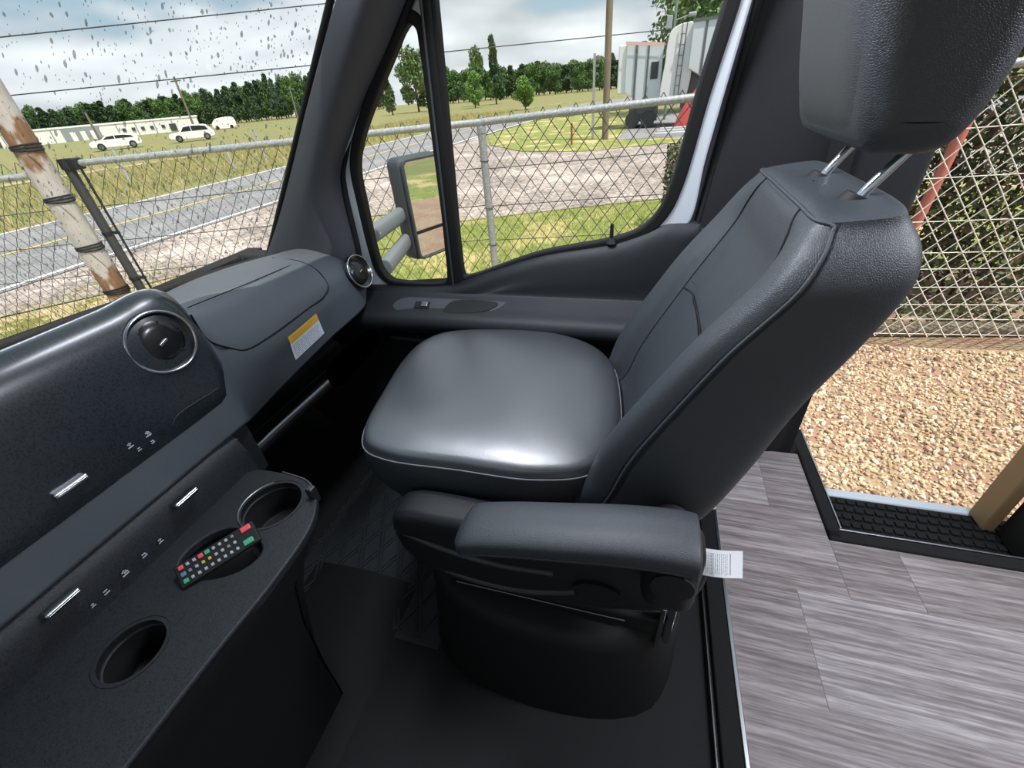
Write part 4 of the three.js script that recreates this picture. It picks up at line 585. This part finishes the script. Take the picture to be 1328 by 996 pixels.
{
  const bushes = [[0.60, -4.90, 0.55, 1.35, 'leafy hedge bush behind the fence next to the trailer view'], [1.66, -4.86, 0.66, 2.1, 'dense hedge bush behind the red pole'], [2.86, -4.88, 0.64, 2.2, 'dense hedge bush behind the fence on the pole\u2019s rear side'], [4.12, -5.0, 0.70, 2.2, 'wide hedge bush at the end of the row']];
  bushes.forEach(([x, z, w, h, label], i) => {
    const b = thing('hedge_bush', label, 'bush', [x, G, z], { group: 'hedge bushes behind the fence' });
    part(b, 'stems', [0, 1, 2, 3].map((k) => rod([x + (k - 1.5) * 0.1, G, z], [x + (k - 1.5) * w * 0.5, G + h * 0.7, z + 0.1 * (k % 2)], 0.018, 6, 0.006)), M.trunk);
    leafCloud(i < 3 ? 9500 : 5000, 70 + i, (R) => { const a = R() * 6.283, r = Math.pow(R(), 0.35), e = R(); return [x + Math.cos(a) * r * w * 0.85, G + 0.06 + h * (0.05 + 0.95 * e), z + Math.sin(a) * r * 0.66 * (1.1 - 0.3 * e)]; }, 0.034, M.hedge).forEach((g, k) => part(b, 'foliage', g, M.hedge[k]));
  });
  const p = single('leaning_pole', 'faded red steel pole leaning behind the fence', 'pole', rod([1.985, G, -4.16], [2.10, 0.6, -4.14], 0.036, 14), std({ color: 0xc4766a, roughness: 0.6 }), [1.95, G, -4.05]);
  single('timber_edging', 'weathered timber edging at the hedge foot', 'edging', rod([0.6, G + 0.04, -3.78], [5, G + 0.04, -4.35], 0.065, 12), M.wood, [2, G, -4]);
  for (let i = 0; i < 9; i++) { const R = rng(90 + i), x = 1.45 + i * 0.24 + R() * 0.1, z = -3.98 - R() * 0.25 - i * 0.03, w = thing('ground_weed', 'small pale green weed growing at the fence foot', 'weed', [x, G, z], { group: 'weeds along the fence foot' }); part(w, 'stem', rod([x, G, z], [x, G + 0.18, z], 0.005, 5), M.trunk); leafCloud(90, 300 + i, (Q) => { const a = Q() * 6.28, r = Math.sqrt(Q()) * 0.13; return [x + Math.cos(a) * r, G + 0.03 + Q() * 0.17, z + Math.sin(a) * r]; }, 0.026, [0]).forEach((g) => part(w, 'leaves', g, i % 3 ? M.hedge[2] : M.hedge[1])); }
}

// ---------------------------------------------------------------- trees
function makeTree(kind, seed) {                       // unit tree one metre tall at the origin, crown and trunk as parts
  const g = new THREE.Group(); const R = rng(seed), blobs = [];
  const n = kind === 'pine' ? 9 : kind === 'oak' ? 22 : 12; for (let i = 0; i < n; i++) { const e = (i + 0.5) / n; if (kind === 'pine') { const a = R() * 6.28, r = 0.17 * (1.15 - e) * R(); blobs.push([Math.cos(a) * r, 0.16 + 0.78 * e, Math.sin(a) * r, 0.17 * (1.15 - 0.8 * e)]); } else { const a = R() * 6.28, r = 0.30 * Math.sqrt(R()) * Math.sin(Math.PI * (0.18 + 0.75 * e)); blobs.push([Math.cos(a) * r, 0.17 + 0.69 * e, Math.sin(a) * r, 0.15 + 0.05 * R()]); } }
  const mats = kind === 'pine' ? [M.leaf[3], M.leaf[0]] : kind === 'light' ? [M.leaf[4], M.leaf[2]] : [M.leaf[0], M.leaf[1], M.leaf[2]];
  leafCloud(kind === 'pine' ? 2600 : kind === 'oak' ? 14000 : 4200, seed + 1, (Q) => { const b = blobs[Math.floor(Q() * blobs.length)], a = Q() * 6.283, c = 2 * Q() - 1, r = b[3] * Math.pow(Q(), 0.4), s = Math.sqrt(1 - c * c); return [b[0] + r * s * Math.cos(a), b[1] + r * c * 0.8, b[2] + r * s * Math.sin(a)]; }, kind === 'pine' ? 0.040 : kind === 'oak' ? 0.0135 : 0.032, mats).forEach((q, k) => { const m = new THREE.Mesh(q, mats[k]); m.name = 'crown'; m.castShadow = m.receiveShadow = true; g.add(m); });
  const t = new THREE.Mesh(rod([0, 0, 0], [0, 0.55, 0], 0.022, 8, 0.010), M.trunk); t.name = 'trunk'; t.castShadow = t.receiveShadow = true; g.add(t); return g;
}
const TREES = { pine: [1, 2, 3].map((s) => makeTree('pine', 400 + s)), broad: [1, 2, 3].map((s) => makeTree('broad', 500 + s)), light: [makeTree('light', 600)], oak: [makeTree('oak', 700)] };
let treeNo = 0;
function plant(name, kind, label, x, z, h, w, group) { const o = TREES[kind][treeNo++ % TREES[kind].length].clone(); o.name = numbered(name); o.position.set(x, EYE + G - 0.05, z); o.rotation.y = (treeNo * 2.4) % 6.28; o.scale.set(h * w, h, h * w); o.userData = { label, category: 'tree', ...(group ? { group } : {}) }; scene.add(o); }
const polar = (deg, d) => [-Math.sin(deg * Math.PI / 180) * d, -Math.cos(deg * Math.PI / 180) * d];   // degrees ahead (to the left) of straight out of the door
{
  const R = rng(77);
  const row = (a0, a1, d, step, h0, h1, pines, label, group) => { const gap = step * d * Math.PI / 180; for (let a = a0; a > a1; a -= step) { const far = sstep(54, 36, a), h = mix(h0, h1, far) * (0.86 + 0.34 * R()), pine = R() < pines, [x, z] = polar(a, d + 2 * R()); plant('pine_tree', pine ? 'pine' : 'broad', label, x, z, h, (gap * 0.95) / ((pine ? 0.62 : 0.86) * h), group); } };
  for (let r = 0; r < 6; r++) row(69.5 - [0, 0.5, 0.25, 0.75, 0.12, 0.62][r] * 1.9, 30, 210 + r * 9, 1.9, 8.8 + r * 0.25, 13.6, 0.6, 'dark pine in the long tree line behind the white warehouse', 'tree line behind the warehouse');
  for (let r = 0; r < 5; r++) row(23 - [0, 0.5, 0.25, 0.75, 0.12][r] * 2.4, -3, 178 + r * 10, 2.4, 9.4, 9.4, 0.45, 'distant tree in the line past the bend of the road', 'tree line past the road bend');
  for (const [a, d, h, w, k, label] of [[26.3, 105, 11, 0.85, 'broad', 'large round green tree standing past the road seen through the quarter window'], [29.2, 100, 7.5, 0.8, 'pine', 'slim pine left of the round green tree'], [17.6, 110, 12.2, 0.62, 'pine', 'tall twin pine beside the divider bar'], [19.6, 112, 10.8, 0.6, 'broad', 'tall leafy tree next to the twin pine'], [20.0, 95, 5.8, 0.9, 'light', 'small light green tree in front of the tall pines'], [14.4, 62, 3.6, 0.9, 'light', 'small bright green bush tree beside the road'], [24.5, 92, 5.0, 0.9, 'broad', 'low dark tree below the round green tree']]) { const [x, z] = polar(a, d); plant('roadside_tree', k, label, x, z, h, w); }
  for (const [x, z, h, w, label] of [[2.4, -36, 11.5, 0.95, 'big spreading oak crown hanging behind the parked trailers'], [13.5, -36, 12, 0.95, 'second big leafy tree behind the trailer roofs']]) plant('oak_tree', 'oak', label, x, z, h, w);
  const [bx, bz] = [0.55, -5.4]; void bx; void bz;
}
// ---------------------------------------------------------------- poles and cables
{
  const up = thing('utility_pole', 'thick weathered wooden utility pole by the trailer lot', 'pole', [-1.98, G, -21]); part(up, 'shaft', rod([-1.98, G, -21], [-2.05, 7.5, -21], 0.135, 14, 0.115), M.wood);
  const wp = thing('meter_post', 'slim pale post with small clamps beside the utility pole', 'post', [-2.55, G, -21.5]); part(wp, 'shaft', box(-2.61, -2.52, G, 1.0, -21.55, -21.45), M.galv); part(wp, 'clamp', [0.3, 0.55, 0.8].map((y) => box(-2.50, -2.40, y, y + 0.09, -21.55, -21.45)), M.steel);
  const rp = single('marker_stake', 'short red marker stake at the island edge', 'stake', box(-3.20, -3.13, G, G + 0.75, -19.6, -19.53, 0.01), std({ color: 0xa2403a, roughness: 0.6 }), [-3.16, G, -19.56]); void rp;
  const pole = (base, top, arm, label) => { const t = thing('power_pole', label, 'pole', base); part(t, 'shaft', rod(base, top, 0.20, 8, 0.15), M.wood); if (arm) part(t, 'crossarm', box(top[0] - 1.1, top[0] + 1.1, top[1] - 0.7, top[1] - 0.5, top[2] - 0.1, top[2] + 0.1), M.wood); };
  pole([-82, G, -72.5], [-82.2, 6.7, -72.9], 1, 'distant power pole with crossarm above the warehouse'); pole([-94, G, -116], [-94.2, 5.7, -116.7], 1, 'thin distant power pole against the pines'); pole([-92, G, -62], [-92, 2.6, -62], 0, 'short pole in front of the warehouse wall'); 
  const lp = thing('lamp_pole', 'green metal lamp pole behind the trailers', 'pole', [0.47, G, -29.6]); part(lp, 'shaft', rod([0.47, G, -29.6], [0.47, 5.5, -29.6], 0.07, 8), std({ color: 0x6f8a72, roughness: 0.6 })); part(lp, 'lamp_arm', rod([0.47, 2.34, -29.6], [1.17, 2.5, -29.6], 0.03, 6), M.galv); part(lp, 'lamp_head', [box(1.09, 1.48, 2.42, 2.6, -29.7, -29.5, 0.06)], M.galv); part(lp, 'transformer_box', box(0.08, 0.36, 2.03, 2.57, -29.75, -29.45, 0.04), M.galv);
  const cable = (a, b, r, label) => { const e = (t) => [0, 1, 2].map((k) => mix(a[k], b[k], t)); const pts = []; for (let i = -2; i <= 14; i++) { const t = i / 10 - 0.0; const p = e(t); pts.push(p); } single('overhead_cable', label, 'cable', tube(pts, r, 60, false, 5), std({ color: 0x33383a, roughness: 0.7 }), a, {}); };
  cable([-42.7, 5.62, -26.06], [-27.68, 7.28, -41.64], 0.040, 'upper overhead cable crossing the windscreen sky');
  cable([-43.56, 2.42, -24.54], [2.42, 3.36, -49.94], 0.038, 'long lower overhead cable running past both side windows');
  const b = thing('field_fence_posts', 'row of slanted grey marker posts on the far road verge', 'post'); scene.remove(b); used.delete('field_fence_posts');
  for (const [x, z, h] of [[-20.2, -13.9, 1.3], [-17.4, -16.5, 1.1], [-18.3, -19.4, 1.35], [-19.8, -27, 1.2]]) single('verge_post', 'weathered slanted post on the far road verge', 'post', rod([x, G, z], [x - 0.25, G + h, z - 0.15], 0.05, 8), M.galv, [x, G, z], { group: 'posts on the far verge' });
}
// ---------------------------------------------------------------- warehouse
{
  const A = [-160, -73.5], Bq = [-124.5, -112], dx = Bq[0] - A[0], dz = Bq[1] - A[1], L = Math.hypot(dx, dz), ang = Math.atan2(-dz, dx);
  const w = thing('warehouse', 'long low white warehouse beyond the field', 'building', [A[0], G, A[1]]); w.rotation.y = ang; BASE.set(w, [0, 0, 0]);
  const H = 3.22, wm = std({ color: 0xe6e7e6, roughness: 0.6 }), gm = std({ color: 0x8e959a, roughness: 0.6 }), dk = std({ color: 0x3c4145, roughness: 0.6 });
  part(w, 'wall', box(-10, L, -0.2, H, -12, 0), wm); part(w, 'roof_edge', box(-10.3, L + 0.3, H - 0.25, H + 0.12, -12.2, 0.15), std({ color: 0xf4f4f2, roughness: 0.6 })); part(w, 'grey_bay', box(L * 0.42, L * 0.57, 0, H - 0.3, 0, 0.12), gm, 'grey cladding bay');
  for (const x of [0.10, 0.20, 0.30, 0.38, 0.64, 0.72, 0.80, 0.88]) part(w, 'panel_joint', box(L * x, L * x + 0.22, 0, H - 0.3, 0, 0.08), gm);
  for (const x of [0.45, 0.49, 0.53]) part(w, 'loading_door', box(L * x, L * x + 1.1, 0, 2.0, 0.1, 0.25), wm); for (const x of [0.155, 0.865]) part(w, 'doorway', box(L * x, L * x + 1.6, 0.2, 1.9, 0, 0.2), dk); for (const x of [0.66, 0.70, 0.74, 0.78, 0.83]) part(w, 'window', box(L * x, L * x + 0.8, 1.1, 1.8, 0, 0.2), dk);
}
// ---------------------------------------------------------------- parked cars
{
  const glassM = std({ color: 0x22282c, roughness: 0.15 }), body = std({ color: 0xf2f3f3, roughness: 0.3 }), tyre = std({ color: 0x1c1c1e, roughness: 0.8 });
  const car = (label, base, turn, tall) => {
    const c = thing('parked_car', label, 'car', base); BASE.set(c, [0, 0, 0]); c.rotation.y = turn;
    part(c, 'body', prism(spline([[-2.35, 0.35], [-2.38, 0.72], [-2.15, 0.90], [-1.3, 1.0], [-0.75, 1.38 + tall], [-0.2, 1.52 + tall], [0.9, 1.52 + tall], [1.75, 1.40 + tall], [2.2, 0.98], [2.33, 0.80], [2.33, 0.40], [2.1, 0.28], [-2.1, 0.28]], 80, true), 1.8, 0.12, 3).translate(0, 0, -0.9), body, 'white car body');
    part(c, 'side_window', [prism([[-1.02, 1.04], [-0.62, 1.36 + tall], [0.05, 1.42 + tall], [0.05, 1.04]], 0.02).translate(0, 0, 0.895), prism([[0.12, 1.04], [0.12, 1.42 + tall], [0.95, 1.41 + tall], [1.62, 1.30 + tall], [1.80, 1.04]], 0.02).translate(0, 0, 0.895)], glassM);
    part(c, 'windscreen', box(-0.01, 0.01, -0.30, 0.30, -0.72, 0.72).rotateZ(-0.95).translate(-1.02, 1.24, 0), glassM);
    for (const [x, s] of [[-1.45, 1], [1.45, 1], [-1.45, -1], [1.45, -1]]) { const w = part(c, 'wheel', new THREE.CylinderGeometry(0.36, 0.36, 0.24, 24).rotateX(Math.PI / 2).translate(x, 0.36, s * 0.82), tyre); part(w, 'hub_cap', new THREE.CylinderGeometry(0.2, 0.2, 0.02, 18).rotateX(Math.PI / 2).translate(x, 0.36, s * 0.95), M.satin); }
    part(c, 'headlamp', [box(-2.36, -2.2, 0.68, 0.82, 0.5, 0.8, 0.04), box(-2.36, -2.2, 0.68, 0.82, -0.8, -0.5, 0.04)], M.satin); part(c, 'bumper', box(-2.42, -2.2, 0.32, 0.5, -0.8, 0.8, 0.05), glassM);
  };
  car('low white car parked beyond the field in front of the grey bay', [-58.2, G, -40.8], 0.92, -0.08); car('taller white sport utility car parked by the dark pines', [-53.2, G, -46.4], 0.82, 0.12);
  const v = thing('parked_van', 'small white van parked far behind the cars', 'van', [-92, G, -89]); BASE.set(v, [0, 0, 0]); v.rotation.y = 0.8; part(v, 'body', prism(spline([[-2.2, 0.4], [-2.2, 1.1], [-1.6, 1.8], [-1.2, 2.0], [2.2, 2.0], [2.3, 0.4]], 40, true), 1.8, 0.1).translate(0, 0, -0.9), body); part(v, 'windscreen', box(-0.02, 0.02, -0.3, 0.3, -0.7, 0.7).rotateZ(-0.7).translate(-1.95, 1.4, 0), glassM); part(v, 'wheel', [-1.4, 1.4].map((x) => new THREE.CylinderGeometry(0.34, 0.34, 1.9, 20).rotateX(Math.PI / 2).translate(x, 0.34, 0)), tyre);
}
// ---------------------------------------------------------------- camping trailers
{
  const skin = std({ color: 0xdfe3e8, roughness: 0.45 }), skin2 = std({ color: 0xc9d2dc, roughness: 0.45 }), trimM = std({ color: 0x5d6166, roughness: 0.5 }), dk = std({ color: 0x2b3034, roughness: 0.3 }), roof = std({ color: 0xd9b8ae, roughness: 0.7 });
  const a = thing('camping_trailer', 'lower white camping trailer with one small dark window', 'trailer', [-0.7, G, -25]);
  part(a, 'body', prism([[-1.55, -0.45], [-1.55, 1.40], [0.06, 1.22], [0.06, -0.95], [-0.75, -0.95]], 2.4, 0.03).translate(0, 0, -27.4), skin2); part(a, 'roof_edge', loft([[-1.6, 1.46], [0.07, 1.27]].map(([x, y]) => [[x, y, -24.9], [x, y - 0.12, -24.9]])), roof); part(a, 'corner_trim', [box(-1.15, -1.05, -0.9, 1.33, -25.02, -24.96), box(-0.62, -0.54, -0.9, 1.28, -25.02, -24.96)], trimM); part(a, 'side_window', box(-0.42, -0.10, -0.02, 0.62, -25.02, -24.95, 0.02), dk, 'dark side window'); part(a, 'end_wall', box(-1.9, -1.5, -0.5, 1.35, -27, -25.1, 0.05), skin); part(a, 'axle', [-1.1, -0.38].map((x) => new THREE.CylinderGeometry(0.34, 0.34, 2.2, 18).rotateX(Math.PI / 2).translate(x, G + 0.34, -26.2)), dk); part(a, 'skirt', box(-1.3, 0.05, -1.7, -0.9, -27, -25.4), trimM);
  const b = thing('camping_trailer', 'tall white fifth-wheel trailer with rear ladder and slide-out', 'trailer', [1.5, G, -24.6]);
  part(b, 'body', prism(spline([[0.17, -0.95], [0.17, 0.6], [0.20, 1.25], [0.30, 1.62], [0.62, 1.80], [1.0, 1.84], [1.12, 1.84], [1.12, -0.95]], 60, true), 2.5, 0.03).translate(0, 0, -27.0), skin); part(b, 'slide_out', prism([[1.15, 0.25], [1.15, 1.80], [4.6, 1.95], [4.6, -0.35], [1.9, -0.18]], 2.0, 0.03).translate(0, 0, -26.2), skin2); part(b, 'slide_trim', [box(1.62, 1.72, 0.0, 1.84, -24.24, -24.18), box(1.12, 4.6, 1.80, 1.90, -24.3, -24.15)], trimM); for (const x of [0.68, 0.86]) part(b, 'ladder_rail', rod([x, -0.9, -24.42], [x + 0.05, 1.85, -24.42], 0.022, 6), trimM); for (let k = 0; k < 7; k++) part(b, 'ladder_rung', rod([0.68, -0.7 + k * 0.36, -24.42], [0.9, -0.7 + k * 0.36, -24.42], 0.016, 6), trimM); part(b, 'underframe', box(1.1, 4.6, -1.3, 0.0, -26.8, -25.0), trimM); part(b, 'axle', [2.4, 3.2].map((x) => new THREE.CylinderGeometry(0.38, 0.38, 2.3, 18).rotateX(Math.PI / 2).translate(x, G + 0.38, -25.9)), dk);
  { const t = thing('red_tarp', 'faded red tarp over a stack beside the tall trailer', 'tarp', [1.9, G, -23.4]); part(t, 'sheet', loft([[G, 0.75], [-1.4, 0.72], [-0.9, 0.62], [-0.5, 0.45], [-0.15, 0.25], [0.0, 0.05]].map(([y, r]) => spline([[0, 1], [-0.8, 0.55], [-1, -0.2], [-0.4, -1], [0.6, -0.8], [1, 0.1]].map(([p, q]) => [1.75 + (y + 1) * 0.35 + p * r * 0.9, y + 0.04 * Math.sin(p * 9), -23.5 + q * r * 0.6]), 30, true)), true, false, true), std({ color: 0xd2574f, roughness: 0.7 })); }
  for (let k = 0; k < 3; k++) single('light_stripe_bar', 'added pale bar standing in for a light stripe between shadows on the lot', 'kerb', box(0.0 + 0.1 * k, 3.6, G - 0.02, G + 0.14, -20.6 - k * 1.05, -20.85 - k * 1.05, 0.03), std({ color: 0xb9bbbd, roughness: 0.85 }), [2, G, -21 - k], { group: 'imitated light stripes on the trailer lot' });  // pale bars added to imitate the shadow stripes on the paving
  const sh = thing('roadside_shrub', 'yellow green shrub against the fence below the trailers', 'bush', [0.85, G, -7.2]); part(sh, 'stems', [rod([0.85, G, -7.2], [0.8, -0.6, -7.2], 0.02, 6)], M.trunk); leafCloud(1500, 811, (R) => { const a = R() * 6.28, r = Math.pow(R(), 0.5), e = R(); return [0.95 + Math.cos(a) * r * 0.42, G + 0.25 + e * 1.55, -7.2 + Math.sin(a) * r * 0.42]; }, 0.05, [M.hedge[1], M.hedge[2]]).forEach((g, k) => part(sh, 'foliage', g, M.hedge[k + 1]));
}
renderer.render(scene, camera);
